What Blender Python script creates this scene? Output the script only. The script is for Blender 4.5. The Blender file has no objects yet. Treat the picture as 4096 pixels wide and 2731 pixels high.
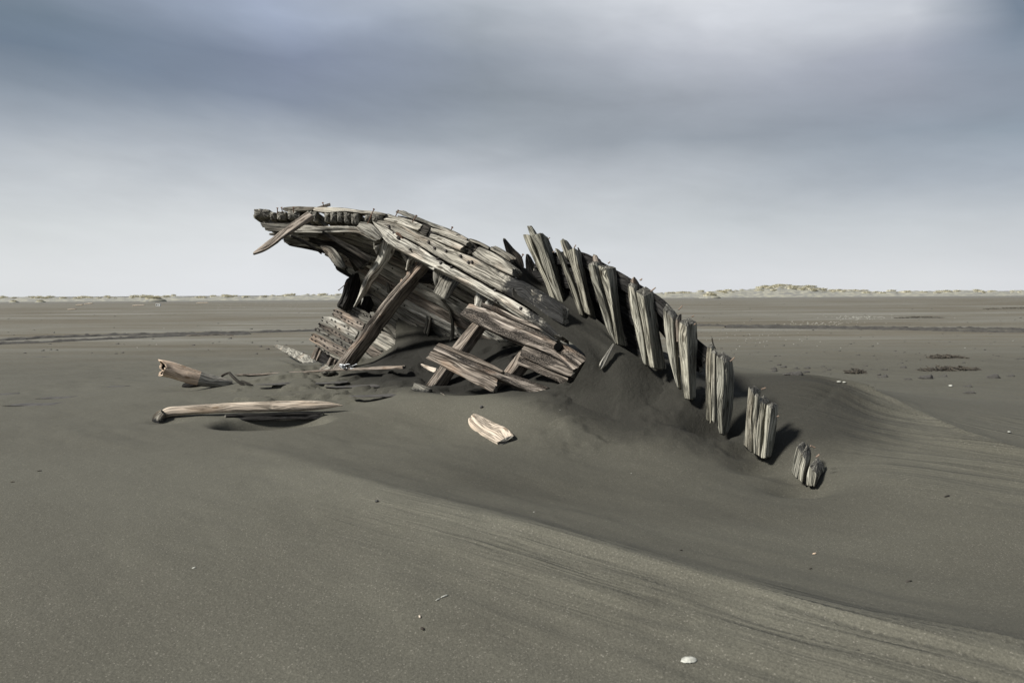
import bpy, math, random
import numpy as np
random.seed(7); rng = np.random.default_rng(7)
SC = bpy.context.scene
COL = SC.collection

# ------------------------------------------------------------------ camera
FPX = 2730.67
CAMZ = 1.6
PITCH = math.radians(3.99); ROLL = math.radians(0.35)
F_ = np.array([0, math.cos(PITCH), -math.sin(PITCH)])
R0 = np.array([1.0, 0, 0]); U0 = np.array([0, math.sin(PITCH), math.cos(PITCH)])
R_ = math.cos(ROLL)*R0 - math.sin(ROLL)*U0
U_ = math.sin(ROLL)*R0 + math.cos(ROLL)*U0
CP = np.array([0, 0, CAMZ])
import mathutils
cam = bpy.data.cameras.new('camera'); camo = bpy.data.objects.new('camera', cam); COL.objects.link(camo)
cam.sensor_width = 36; cam.lens = 24; cam.clip_start = 0.05; cam.clip_end = 6000
M = mathutils.Matrix(((R_[0], U_[0], -F_[0], 0), (R_[1], U_[1], -F_[1], 0), (R_[2], U_[2], -F_[2], CAMZ), (0, 0, 0, 1)))
camo.matrix_world = M
cam.dof.use_dof = True; cam.dof.focus_distance = 7.5; cam.dof.aperture_fstop = 3.5
SC.camera = camo

# ------------------------------------------------------------------ view, sun, sky
SC.view_settings.view_transform = 'Standard'; SC.view_settings.look = 'None'
SC.view_settings.exposure = 0.0; SC.view_settings.gamma = 1.0
SC.view_settings.use_curve_mapping = False
SUN_AZ = math.radians(-114)      # direction the sun stands in, from +Y towards +X
SUN_EL = math.radians(40)
sun = bpy.data.lights.new('sun', 'SUN'); suno = bpy.data.objects.new('sun', sun); COL.objects.link(suno)
sun.energy = 5.0; sun.angle = math.radians(8.0); sun.color = (1.0, 0.97, 0.92)
sd = mathutils.Vector((math.sin(SUN_AZ)*math.cos(SUN_EL), math.cos(SUN_AZ)*math.cos(SUN_EL), math.sin(SUN_EL)))
suno.rotation_euler = sd.to_track_quat('Z', 'Y').to_euler()
suno.location = (-6, -4, 9)

class NT:
    """tiny helper to write node trees compactly"""
    def __init__(s, tree): s.t = tree; s.n = tree.nodes; s.l = tree.links
    def put(s, sock, v):
        if isinstance(v, bpy.types.NodeSocket): s.l.new(v, sock)
        elif v is not None: sock.default_value = v
    def node(s, typ, ins=None, **props):
        n = s.n.new(typ)
        for k, v in props.items(): setattr(n, k, v)
        for k, v in (ins or {}).items(): s.put(n.inputs[k], v)
        return n
    def math(s, op, a, b=None, c=None, clamp=False):
        n = s.n.new('ShaderNodeMath'); n.operation = op; n.use_clamp = clamp
        s.put(n.inputs[0], a); s.put(n.inputs[1], b)
        if c is not None: s.put(n.inputs[2], c)
        return n.outputs[0]
    def mix(s, f, a, b, blend='MIX'):
        n = s.n.new('ShaderNodeMix'); n.data_type = 'RGBA'; n.blend_type = blend; n.clamp_factor = True
        s.put(n.inputs[0], f); s.put(n.inputs[6], a); s.put(n.inputs[7], b)
        return n.outputs[2]
    def noise(s, vec, scale=1.0, detail=3.0, rough=0.5, dist=0.0):
        n = s.n.new('ShaderNodeTexNoise'); s.put(n.inputs['Vector'], vec)
        n.inputs['Scale'].default_value = scale; n.inputs['Detail'].default_value = detail
        n.inputs['Roughness'].default_value = rough; n.inputs['Distortion'].default_value = dist
        return n.outputs['Fac']
    def ramp(s, f, stops, interp='LINEAR'):
        n = s.n.new('ShaderNodeValToRGB'); s.put(n.inputs[0], f); r = n.color_ramp; r.interpolation = interp
        while len(r.elements) < len(stops): r.elements.new(0.5)
        for e, (p, c) in zip(r.elements, stops):
            e.position = p; e.color = (c, c, c, 1) if isinstance(c, (int, float)) else (*c, 1)
        return n.outputs[0]
    def mapr(s, v, a, b, c=0.0, d=1.0, smooth=True):
        n = s.n.new('ShaderNodeMapRange'); n.interpolation_type = 'SMOOTHSTEP' if smooth else 'LINEAR'
        s.put(n.inputs[0], v); s.put(n.inputs[1], a); s.put(n.inputs[2], b); s.put(n.inputs[3], c); s.put(n.inputs[4], d)
        return n.outputs[0]
    def mapping(s, vec, scale=(1, 1, 1), rot=(0, 0, 0), loc=(0, 0, 0)):
        n = s.n.new('ShaderNodeMapping'); s.put(n.inputs[0], vec)
        n.inputs['Scale'].default_value = scale; n.inputs['Rotation'].default_value = rot; n.inputs['Location'].default_value = loc
        return n.outputs[0]
    def sep(s, v):
        n = s.n.new('ShaderNodeSeparateXYZ'); s.put(n.inputs[0], v); return n.outputs
    def comb(s, x=0.0, y=0.0, z=0.0):
        n = s.n.new('ShaderNodeCombineXYZ'); s.put(n.inputs[0], x); s.put(n.inputs[1], y); s.put(n.inputs[2], z); return n.outputs[0]

world = bpy.data.worlds.new('World'); SC.world = world; world.use_nodes = True
SKYX = [174, 1045, 1916, 2787, 3658, 4060]
SKYY = [35, 209, 383, 557, 731, 906, 1115]
SKYC = [[(112,128,146),(112,128,148),(134,146,162),(165,173,185),(192,197,204),(213,217,221),(222,224,228)],
        [(163,175,200),(131,142,166),(134,145,165),(168,176,189),(196,201,209),(218,221,226),(226,228,234)],
        [(176,183,194),(142,151,165),(139,148,160),(158,166,177),(189,194,203),(209,213,219),(218,221,228)],
        [(222,225,234),(182,186,198),(158,164,176),(150,158,170),(178,184,193),(198,203,209),(219,221,227)],
        [(204,208,218),(166,171,187),(150,157,172),(147,158,173),(170,178,190),(202,207,214),(220,222,227)],
        [(118,133,152),(136,148,165),(144,154,170),(143,156,171),(164,173,186),(198,203,210),(217,219,225)]]
EXPO = 0.7
def s2l(c):
    c = c/255.0
    return c/12.92 if c < 0.04045 else ((c+0.055)/1.055)**2.4
def build_world():
    """a heavy layered cloud deck, brighter towards the horizon and in one gap overhead, over a Nishita sky"""
    t = NT(world.node_tree); t.n.clear()
    tc = t.node('ShaderNodeTexCoord').outputs['Generated']
    x, y, z = t.sep(tc)
    az0 = t.math('ARCTAN2', x, y); el0 = t.math('ARCSINE', z)
    band = t.math('ADD', el0, t.math('MULTIPLY', az0, 0.10))
    def nz(sa, sb, off, det=4.0, rough=.5, dist=.3):
        return t.math('SUBTRACT', t.noise(t.comb(t.math('MULTIPLY', x, sa), t.math('MULTIPLY', band, sb), t.math('ADD', t.math('MULTIPLY', y, sa*.6), off)), 1.0, det, rough, dist), 0.5)
    rise = t.mapr(el0, 0.03, 0.16)
    el = t.math('ADD', el0, t.math('MULTIPLY', t.math('MULTIPLY', nz(2.6, 7.0, 1.0), 0.10), rise))
    az = t.math('ADD', az0, t.math('MULTIPLY', nz(2.0, 6.0, 5.0), 0.22))
    cols = []; azs = []
    for px, cc in zip(SKYX, SKYC):
        st = []
        for py, c in zip(SKYY, cc):
            d = F_ + ((px-2048)/2730.67)*R_ - ((py-1365.5)/2730.67)*U_; d = d/np.linalg.norm(d)
            st.append((math.asin(d[2]), c))
            a_ = math.atan2(d[0], d[1])
        azs.append(a_)
        st = st[::-1]
        top = st[-1][0]
        st += [(top+0.16, (150, 158, 174)), (top+0.45, (112, 122, 140))]
        cols.append(t.ramp(t.math('DIVIDE', el, 1.2), [(max(e, 0)/1.2, tuple(s2l(k) for k in c)) for e, c in st]))
    c = cols[0]
    for k in range(1, len(cols)):
        c = t.mix(t.mapr(az, azs[k-1], azs[k], smooth=False), c, cols[k])
    c = t.mix(t.mapr(t.math('ABSOLUTE', az0), 1.0, 2.2), c, cols[1])
    # wisps and soft mottling inside the deck
    c = t.mix(0.12, c, t.node('ShaderNodeRGBToBW', {0: c}).outputs[0])
    w = t.math('ADD', t.math('MULTIPLY', nz(5.0, 16.0, 9.0, 5.0, .55), 0.26), t.math('MULTIPLY', nz(14.0, 40.0, 3.0, 4.0, .6), 0.10))
    w = t.math('ADD', 1.0, t.math('MULTIPLY', w, t.mapr(el0, 0.0, 0.14, 0.25, 1.0)))
    c = t.mix(1.0, c, t.comb(w, w, w), 'MULTIPLY')
    sky = t.node('ShaderNodeTexSky', sky_type='NISHITA', sun_disc=False, sun_elevation=SUN_EL, sun_rotation=SUN_AZ, dust_density=3.0)
    skys = t.mix(1.0, sky.outputs[0], (0.1, 0.1, 0.1, 1), 'MULTIPLY')
    c = t.mix(0.97, skys, c)
    c = t.mix(1.0, c, (1.01, 1.018, 1.0, 1), 'MULTIPLY')
    bg = t.node('ShaderNodeBackground', {'Color': c, 'Strength': 1.0/2**EXPO})
    t.node('ShaderNodeOutputWorld', {'Surface': bg.outputs[0]})
build_world()
SC.view_settings.exposure = EXPO

# ------------------------------------------------------------------ picture frames <-> world
FR = {'N': (0, 0, 1), 'A': (960, 760, .34014), 'B': (1400, 760, .34014), 'C': (1160, 1060, .34014), 'D': (1640, 1100, .34014),
      'E': (1960, 860, .34014), 'F': (2400, 1060, .34014), 'G': (560, 1340, .42535), 'H': (1560, 1440, .34014),
      'I': (2700, 1400, .34014), 'J': (3296, 1300, .34014), 'K': (0, 1080, .5102), 'L': (2600, 1080, .6361)}
def NP(fr, pts):
    ox, oy, k = FR[fr]
    a = np.array(pts, float).copy()
    a[:, 0] = ox + a[:, 0]*k; a[:, 1] = oy + a[:, 1]*k
    return a
def P(px, py, Y):
    px, py, Y = np.broadcast_arrays(np.asarray(px, float), np.asarray(py, float), np.asarray(Y, float))
    d = F_ + ((px-2048)/FPX)[..., None]*R_ - ((py-1365.5)/FPX)[..., None]*U_
    return CP + d*(Y/d[..., 1])[..., None]
def PROJ(p):
    q = np.asarray(p) - CP
    z = q @ F_
    return 2048 + FPX*(q @ R_)/z, 1365.5 - FPX*(q @ U_)/z
def GZ(px, py, z):
    d = F_ + ((px-2048)/FPX)*R_ - ((py-1365.5)/FPX)*U_
    return CP + d*((z-CAMZ)/d[2])

# ------------------------------------------------------------------ noise
def _h(ix, iy, seed):
    n = (ix.astype(np.int64)*374761393 + iy.astype(np.int64)*668265263 + seed*1442695041) & 0x7fffffff
    n = ((n ^ (n >> 13))*1274126177) & 0x7fffffff
    return ((n ^ (n >> 16)) & 0xffff)/65535.0
def vn(x, y, seed=0):
    x = np.asarray(x, float); y = np.asarray(y, float)
    x, y = np.broadcast_arrays(x, y)
    ix = np.floor(x).astype(np.int64); iy = np.floor(y).astype(np.int64)
    fx = x-ix; fy = y-iy
    fx = fx*fx*(3-2*fx); fy = fy*fy*(3-2*fy)
    a = _h(ix, iy, seed); b = _h(ix+1, iy, seed); c = _h(ix, iy+1, seed); d = _h(ix+1, iy+1, seed)
    return (a*(1-fx)+b*fx)*(1-fy)+(c*(1-fx)+d*fx)*fy
def fbm(x, y, seed=0, octv=4, rough=0.5):
    s = 0; a = 1; t = 0; k = 1.0
    for i in range(octv):
        s = s + a*vn(np.asarray(x)*k+i*17.3, np.asarray(y)*k+i*9.1, seed+i*31); t += a; a *= rough; k *= 2.03
    return s/t
def sstep(a, b, x):
    t = np.clip((x-a)/(b-a), 0, 1); return t*t*(3-2*t)

# ------------------------------------------------------------------ materials
def newmat(name):
    m = bpy.data.materials.new(name); m.use_nodes = True
    t = NT(m.node_tree); b = t.n['Principled BSDF']
    return m, t, b
def wood_mat(name, dark, mid, light, tonevar=0.5, crack=0.75, grain=1.0, warm=(0.32, 0.20, 0.12), warm_amt=0.25, scaly=0.0, rough=0.85):
    m, t, b = newmat(name)
    uv = t.node('ShaderNodeUVMap').outputs[0]
    rnd = t.node('ShaderNodeObjectInfo').outputs['Random']
    off = t.comb(t.math('MULTIPLY', rnd, 37.0), t.math('MULTIPLY', rnd, 91.0), 0.0)
    va = t.node('ShaderNodeVectorMath', {0: uv, 1: off}, operation='ADD').outputs[0]
    wob = t.noise(t.mapping(va, (1.3, 3.0, 1)), 1.0, 2.0)
    u, v, _ = t.sep(va)
    kv = t.node('ShaderNodeTexVoronoi', {'Vector': t.mapping(va, (1.5, 4.5, 1)), 'Scale': 1.0}, feature='F1', voronoi_dimensions='2D').outputs['Distance']
    kn = t.math('EXPONENT', t.math('MULTIPLY', t.math('POWER', t.math('DIVIDE', kv, 0.20), 2.0), -1.0))
    v2 = t.math('ADD', t.math('ADD', v, t.math('MULTIPLY', wob, 0.10)), t.math('MULTIPLY', kn, 0.032))
    w = t.comb(u, v2, 0.0)
    fine = t.noise(t.mapping(w, (5.0, 150.0, 1)), 1.0, 3.0, 0.6)
    med = t.noise(t.mapping(w, (2.0, 42.0, 1)), 1.0, 4.0, 0.6)
    stain = t.noise(t.mapping(va, (2.2, 7.0, 1)), 1.0, 4.0, 0.6)
    blot = t.noise(t.mapping(va, (9.0, 22.0, 1)), 1.0, 4.0, 0.6)
    ck = t.noise(t.mapping(w, (1.1, 34.0, 1), loc=(5, 3, 0)), 1.0, 2.5, 0.55)
    crk = t.mapr(t.math('ABSOLUTE', t.math('SUBTRACT', ck, 0.5)), 0.0, 0.045, 1.0, 0.0)
    crk = t.math('MULTIPLY', crk, t.mapr(stain, 0.35, 0.55))
    ck2 = t.noise(t.mapping(w, (0.7, 17.0, 1), loc=(1, 7, 0)), 1.0, 2.5, 0.55)
    crk2 = t.math('MULTIPLY', t.mapr(t.math('ABSOLUTE', t.math('SUBTRACT', ck2, 0.5)), 0.0, 0.035, 1.0, 0.0), t.mapr(t.noise(t.mapping(va, (1.8, 6.0, 1), loc=(4, 4, 0)), 1.0, 2.0), 0.40, 0.55))
    crk = t.math('MAXIMUM', crk, crk2)
    coarse = t.noise(t.mapping(w, (1.4, 18.0, 1), loc=(3, 1, 0)), 1.0, 3.0, 0.6)
    g = t.math('ADD', t.math('ADD', t.math('MULTIPLY', med, 0.48), t.math('MULTIPLY', fine, 0.30)), t.math('MULTIPLY', coarse, 0.22))
    c = t.ramp(g, [(0.33, dark), (0.48, mid), (0.61, light)])
    c = t.mix(t.mapr(stain, 0.45, 0.75, 0.0, 0.65), c, (*mid, 1))
    c = t.mix(t.math('MULTIPLY', t.mapr(blot, 0.55, 0.75), 0.55), c, (*dark, 1))
    c = t.mix(t.math('MULTIPLY', t.mapr(t.noise(t.mapping(va, (1.5, 4.0, 1), loc=(2, 8, 0)), 1.0, 3.0), 0.52, 0.72), warm_amt), c, (*warm, 1))
    c = t.mix(t.math('MULTIPLY', crk, crack), c, (dark[0]*0.18, dark[1]*0.18, dark[2]*0.17, 1))
    tone = t.math('ADD', 0.97-tonevar/2, t.math('MULTIPLY', t.math('FRACT', t.math('MULTIPLY', rnd, 7.31)), tonevar))
    tn = t.math('FRACT', t.math('MULTIPLY', rnd, 13.7))
    c = t.mix(1.0, c, t.comb(tone, t.math('MULTIPLY', tone, t.math('SUBTRACT', 1.0, t.math('MULTIPLY', tn, 0.03))), t.math('MULTIPLY', tone, t.math('SUBTRACT', 1.0, t.math('MULTIPLY', tn, 0.07)))), 'MULTIPLY')
    c = t.mix(t.mapr(kv, 0.045, 0.085, 0.75, 0.0), c, (dark[0]*.7, dark[1]*.6, dark[2]*.5, 1))
    h = t.math('ADD', t.math('MULTIPLY', g, 0.8*grain), t.math('MULTIPLY', crk, -0.9))
    if scaly:
        vo = t.node('ShaderNodeTexVoronoi', {'Vector': t.mapping(w, (38.0, 70.0, 1)), 'Scale': 1.0}, feature='DISTANCE_TO_EDGE')
        e = t.mapr(vo.outputs['Distance'], 0.0, 0.14, 1.0, 0.0)
        area = t.mapr(t.noise(t.mapping(va, (1.8, 9.0, 1), loc=(9, 1, 0)), 1.0, 2.0), 0.42, 0.56)
        e = t.math('MULTIPLY', t.math('MULTIPLY', e, area), scaly)
        c = t.mix(t.math('MULTIPLY', area, 0.55*scaly), c, (dark[0]*0.8, dark[1]*0.8, dark[2]*0.8, 1))
        c = t.mix(e, c, (0.012, 0.011, 0.010, 1))
        h = t.math('ADD', h, t.math('MULTIPLY', e, -0.5))
    # sand that clings to the wood close to the drifts
    du = t.node('ShaderNodeAttribute', attribute_name='dust').outputs['Fac']
    gp = t.node('ShaderNodeNewGeometry').outputs['Position']
    sn = t.noise(gp, 26.0, 5.0, 0.7)
    sn2 = t.noise(gp, 5.0, 3.0, 0.6)
    dm = t.mapr(t.math('ADD', t.math('ADD', t.math('MULTIPLY', sn, 0.45), t.math('MULTIPLY', sn2, 0.55)), du), 0.93, 1.10)
    dm = t.math('MULTIPLY', dm, t.mapr(du, 0.0, 0.05))
    c = t.mix(dm, c, (0.026, 0.026, 0.025, 1))
    t.put(b.inputs['Base Color'], c)
    b.inputs['Roughness'].default_value = rough
    b.inputs['Specular IOR Level'].default_value = 0.12
    bp = t.node('ShaderNodeBump', {'Height': h, 'Strength': 1.0, 'Distance': 0.014})
    t.put(b.inputs['Normal'], bp.outputs[0])
    return m
def end_mat(name, dark, light):
    m, t, b = newmat(name)
    uv = t.node('ShaderNodeUVMap').outputs[0]
    rnd = t.node('ShaderNodeObjectInfo').outputs['Random']
    u, v, _ = t.sep(uv)       # u: distance from the middle of the end, v: metres round the edge
    w = t.comb(t.math('MULTIPLY', u, 60.0), t.math('MULTIPLY', v, 14.0), t.math('MULTIPLY', rnd, 50.0))
    rings = t.noise(w, 1.0, 3.0, 0.6, 0.3)
    rad = t.noise(t.comb(t.math('MULTIPLY', u, 4.0), t.math('MULTIPLY', v, 60.0), t.math('MULTIPLY', rnd, 20.0)), 1.0, 3.0)
    crk = t.mapr(t.math('ABSOLUTE', t.math('SUBTRACT', rad, 0.5)), 0.0, 0.06, 1.0, 0.0)
    c = t.ramp(rings, [(0.3, dark), (0.65, light)])
    c = t.mix(t.math('MULTIPLY', crk, 0.85), c, (dark[0]*0.2, dark[1]*0.2, dark[2]*0.2, 1))
    t.put(b.inputs['Base Color'], c); b.inputs['Roughness'].default_value = 0.9
    b.inputs['Specular IOR Level'].default_value = 0.2
    bp = t.node('ShaderNodeBump', {'Height': t.math('SUBTRACT', rings, crk), 'Strength': 1.0, 'Distance': 0.012})
    t.put(b.inputs['Normal'], bp.outputs[0])
    return m
W = {
 'pale': wood_mat('weathered_pale_wood', (0.075, 0.070, 0.058), (0.31, 0.30, 0.262), (0.56, 0.545, 0.485)),
 'grey': wood_mat('weathered_grey_wood', (0.045, 0.043, 0.037), (0.165, 0.158, 0.135), (0.31, 0.30, 0.26)),
 'rib': wood_mat('olive_grey_frame_wood', (0.055, 0.052, 0.040), (0.215, 0.21, 0.172), (0.42, 0.41, 0.345), warm_amt=0.1),
 'brown': wood_mat('brown_weathered_wood', (0.050, 0.042, 0.034), (0.185, 0.160, 0.135), (0.36, 0.32, 0.275), warm_amt=0.35),
 'scaly': wood_mat('sand_crusted_brown_wood', (0.050, 0.043, 0.036), (0.19, 0.165, 0.14), (0.37, 0.33, 0.285), scaly=1.0, warm=(0.34, 0.19, 0.10), warm_amt=0.4),
 'dark': wood_mat('dark_rotten_wood', (0.012, 0.011, 0.010), (0.040, 0.037, 0.032), (0.095, 0.088, 0.075), warm_amt=0.08),
 'char_shade': wood_mat('charred_and_shaded_wood', (0.005, 0.005, 0.005), (0.016, 0.015, 0.014), (0.05, 0.048, 0.045), warm_amt=0.0),  # charred wood, also used as painted shade in gaps and undercut
 'drift': wood_mat('bleached_driftwood', (0.33, 0.28, 0.22), (0.45, 0.39, 0.32), (0.57, 0.51, 0.43), tonevar=0.1, crack=0.5, warm=(0.42, 0.29, 0.18), warm_amt=0.35),
 'lichen': wood_mat('speckled_grey_board_wood', (0.05, 0.047, 0.04), (0.17, 0.16, 0.14), (0.32, 0.31, 0.27), scaly=0.45),
 'peach': wood_mat('peach_bleached_driftwood', (0.36, 0.26, 0.18), (0.62, 0.48, 0.36), (0.78, 0.66, 0.52), tonevar=0.1, crack=0.35, warm=(0.55, 0.33, 0.18), warm_amt=0.4),
}
EG = end_mat('grey_end_grain', (0.085, 0.081, 0.070), (0.30, 0.285, 0.24))
EP = end_mat('pale_end_grain', (0.12, 0.10, 0.075), (0.42, 0.37, 0.29))
ED = end_mat('dark_end_grain', (0.010, 0.009, 0.008), (0.05, 0.045, 0.04))
def plain_mat(name, col, rough=0.7, col2=None, scale=20, metal=0.0, bump=0.3):
    m, t, b = newmat(name)
    gp = t.node('ShaderNodeTexCoord').outputs['Object']
    n = t.noise(gp, scale, 4.0, 0.6)
    c2 = col2 or tuple(k*0.5 for k in col)
    t.put(b.inputs['Base Color'], t.mix(t.mapr(n, 0.35, 0.7), (*col, 1), (*c2, 1)))
    b.inputs['Roughness'].default_value = rough; b.inputs['Metallic'].default_value = metal
    t.put(b.inputs['Normal'], t.node('ShaderNodeBump', {'Height': n, 'Strength': bump, 'Distance': 0.01}).outputs[0])
    return m
IRON = plain_mat('black_iron', (0.035, 0.028, 0.024), 0.75, (0.012, 0.010, 0.009), 60)
RUST = plain_mat('rusty_iron', (0.16, 0.085, 0.05), 0.85, (0.05, 0.03, 0.022), 60)
PEG = plain_mat('tan_peg_wood', (0.19, 0.135, 0.095), 0.8, (0.11, 0.08, 0.06), 40)
SHELL = plain_mat('white_shell', (0.42, 0.42, 0.37), 0.6, (0.24, 0.24, 0.21), 50)

def sand_mat():
    m, t, b = newmat('black_volcanic_sand')
    gp = t.node('ShaderNodeNewGeometry').outputs['Position']
    x, y, z = t.sep(gp)
    # grains
    g1 = t.noise(gp, 260.0, 2.0, 0.7)
    g2 = t.noise(gp, 95.0, 2.0, 0.6)
    vo = t.node('ShaderNodeTexVoronoi', {'Vector': gp, 'Scale': 210.0}, feature='F1')
    spark = t.math('LESS_THAN', t.sep(vo.outputs['Color'])[0], 0.018)
    vo2 = t.node('ShaderNodeTexVoronoi', {'Vector': gp, 'Scale': 120.0}, feature='F1')
    spark2 = t.math('LESS_THAN', t.sep(vo2.outputs['Color'])[0], 0.008)
    col = t.ramp(t.math('ADD', t.math('MULTIPLY', g1, 0.6), t.math('MULTIPLY', g2, 0.4)), [(0.28, (0.040, 0.0383, 0.0300)), (0.5, (0.0715, 0.0690, 0.0540)), (0.72, (0.118, 0.113, 0.090))])
    # broad tone: drifts of coarser, darker sand
    big = t.noise(t.mapping(gp, (0.5, 0.9, 1)), 1.0, 4.0, 0.55)
    col = t.mix(t.mapr(big, 0.35, 0.7, 0.0, 0.35), col, t.mix(1.0, col, (0.72, 0.70, 0.68, 1), 'MULTIPLY'))
    # far plain: brown damp streaks running across
    far = t.mapr(y, 12.0, 26.0)
    st = t.noise(t.mapping(gp, (0.03, 0.16, 1), rot=(0, 0, 0.05)), 1.0, 5.0, 0.6, 0.3)
    st2 = t.noise(t.mapping(gp, (0.12, 0.9, 1), rot=(0, 0, -0.03)), 1.0, 4.0, 0.6, 0.3)
    farc = t.ramp(t.math('ADD', t.math('MULTIPLY', st, 0.6), t.math('MULTIPLY', st2, 0.4)), [(0.38, (0.078, 0.067, 0.047)), (0.47, (0.103, 0.093, 0.070)), (0.53, (0.114, 0.108, 0.087)), (0.62, (0.162, 0.157, 0.134))])
    col = t.mix(far, col, farc)
    # damp, darker sand against the hull; shade of its hollow painted in
    def damp_shade(cx, cy, rx, ry, ang=0.0):
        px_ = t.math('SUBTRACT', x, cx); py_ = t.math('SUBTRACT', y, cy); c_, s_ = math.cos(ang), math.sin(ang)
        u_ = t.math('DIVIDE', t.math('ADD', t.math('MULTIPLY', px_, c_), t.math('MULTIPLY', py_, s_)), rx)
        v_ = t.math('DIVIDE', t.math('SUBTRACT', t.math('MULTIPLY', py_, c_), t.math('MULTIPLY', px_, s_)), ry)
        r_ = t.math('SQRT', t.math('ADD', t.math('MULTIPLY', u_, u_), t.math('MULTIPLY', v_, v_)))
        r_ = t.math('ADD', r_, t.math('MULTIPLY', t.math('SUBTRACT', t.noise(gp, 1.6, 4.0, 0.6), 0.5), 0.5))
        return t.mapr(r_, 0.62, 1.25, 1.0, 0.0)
    hol = damp_shade(-0.75, 9.6, 2.0, 1.15, -0.62)
    damp_shade_fac = t.math('MAXIMUM', damp_shade(1.15, 7.6, 2.0, 1.0, -0.85), hol)
    damp_shade_fac = t.math('MAXIMUM', damp_shade_fac, t.math('MULTIPLY', damp_shade(2.75, 7.1, 1.2, 1.2, -0.3), 0.85))
    damp_shade_fac = t.math('MAXIMUM', damp_shade_fac, t.math('MULTIPLY', damp_shade(1.1, 5.6, 2.1, 1.1, -0.25), 0.30))
    col = t.mix(t.math('MULTIPLY', damp_shade_fac, 0.85), col, t.mix(1.0, col, (0.20, 0.20, 0.21, 1), 'MULTIPLY'))
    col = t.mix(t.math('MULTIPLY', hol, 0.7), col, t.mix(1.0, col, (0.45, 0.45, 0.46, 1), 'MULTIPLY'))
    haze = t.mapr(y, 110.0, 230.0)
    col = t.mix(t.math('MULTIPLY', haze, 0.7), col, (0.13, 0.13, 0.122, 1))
    # paler sand along the near crest
    bq = t.math('ADD', t.math('ADD', t.math('MULTIPLY', x, 0.613), t.math('MULTIPLY', y, 0.79)), t.math('MULTIPLY', t.noise(gp, 1.2, 3.0), 0.25))
    pale_crest = t.math('MULTIPLY', t.math('MULTIPLY', t.mapr(bq, 2.45, 3.2), t.mapr(bq, 3.24, 3.34, 1.0, 0.0)), t.mapr(x, -2.2, -0.6))
    col = t.mix(t.math('MULTIPLY', pale_crest, 0.55), col, t.mix(1.0, col, (1.45, 1.45, 1.45, 1), 'MULTIPLY'))
    near = t.mapr(y, 10.0, 16.0, 1.0, 0.0)
    s = t.math('MULTIPLY', t.math('ADD', t.math('MULTIPLY', spark, 0.22), t.math('MULTIPLY', spark2, 0.05)), t.math('MULTIPLY', near, t.math('SUBTRACT', 1.0, t.math('MULTIPLY', damp_shade_fac, 0.8))))
    col = t.mix(s, col, (0.42, 0.39, 0.33, 1))
    t.put(b.inputs['Base Color'], col)
    b.inputs['Roughness'].default_value = 0.92; b.inputs['Specular IOR Level'].default_value = 0.2
    # relief: wind striations along the drift + grain
    def comb_noise(ang, fa, fb, det, off):
        c_, s_ = math.cos(ang), math.sin(ang)
        a_ = t.math('ADD', t.math('MULTIPLY', x, c_), t.math('MULTIPLY', y, s_)); b_ = t.math('SUBTRACT', t.math('MULTIPLY', y, c_), t.math('MULTIPLY', x, s_))
        return t.noise(t.comb(t.math('MULTIPLY', a_, fa), t.math('MULTIPLY', b_, fb), off), 1.0, det, 0.62, 0.35)
    w1 = comb_noise(-0.66, 0.30, 7.5, 3.0, 1.0)
    w2 = comb_noise(-0.66, 0.6, 24.0, 3.0, 7.0)
    mk = t.mapr(t.noise(gp, 0.9, 3.0), 0.36, 0.58, 0.25, 1.0)
    bb = t.math('ADD', t.math('MULTIPLY', x, 0.613), t.math('MULTIPLY', y, 0.79))
    zone = t.math('MULTIPLY', t.math('MULTIPLY', t.mapr(bb, 2.0, 2.8), t.mapr(bb, 3.1, 3.35, 1.0, 0.0)), t.mapr(x, -1.6, 0.2))
    tail = t.math('MULTIPLY', t.math('MULTIPLY', t.mapr(x, 2.7, 3.3), t.mapr(y, 4.6, 5.4)), t.mapr(y, 7.2, 7.8, 1.0, 0.0))
    zone = t.math('ADD', 0.10, t.math('MINIMUM', t.math('ADD', zone, tail), 1.0))
    mk = t.math('MULTIPLY', mk, zone)
    lump = t.noise(gp, 9.0, 4.0, 0.6)
    h = t.math('ADD', t.math('MULTIPLY', t.math('MULTIPLY', w1, 0.060), mk), t.math('MULTIPLY', t.math('MULTIPLY', w2, 0.010), mk))
    h = t.math('ADD', h, t.math('MULTIPLY', lump, 0.006))
    h = t.math('ADD', h, t.math('MULTIPLY', t.math('MULTIPLY', g2, 0.0034), near))
    h = t.math('ADD', h, t.math('MULTIPLY', t.math('MULTIPLY', g1, 0.0012), near))
    leather = t.noise(t.mapping(gp, (24.0, 24.0, 14.0)), 1.0, 4.0, 0.7, 0.6)
    h = t.math('ADD', h, t.math('MULTIPLY', t.math('MULTIPLY', leather, damp_shade_fac), 0.012))
    farh = t.math('MULTIPLY', t.noise(t.mapping(gp, (0.9, 3.0, 1)), 1.0, 6.0, 0.68), t.math('MULTIPLY', t.mapr(y, 8.5, 13.0), 0.085))
    h = t.math('ADD', h, farh)
    t.put(b.inputs['Normal'], t.node('ShaderNodeBump', {'Height': h, 'Strength': 0.85, 'Distance': 1.0}).outputs[0])
    return m
SAND = sand_mat()
BANK = SAND

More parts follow.
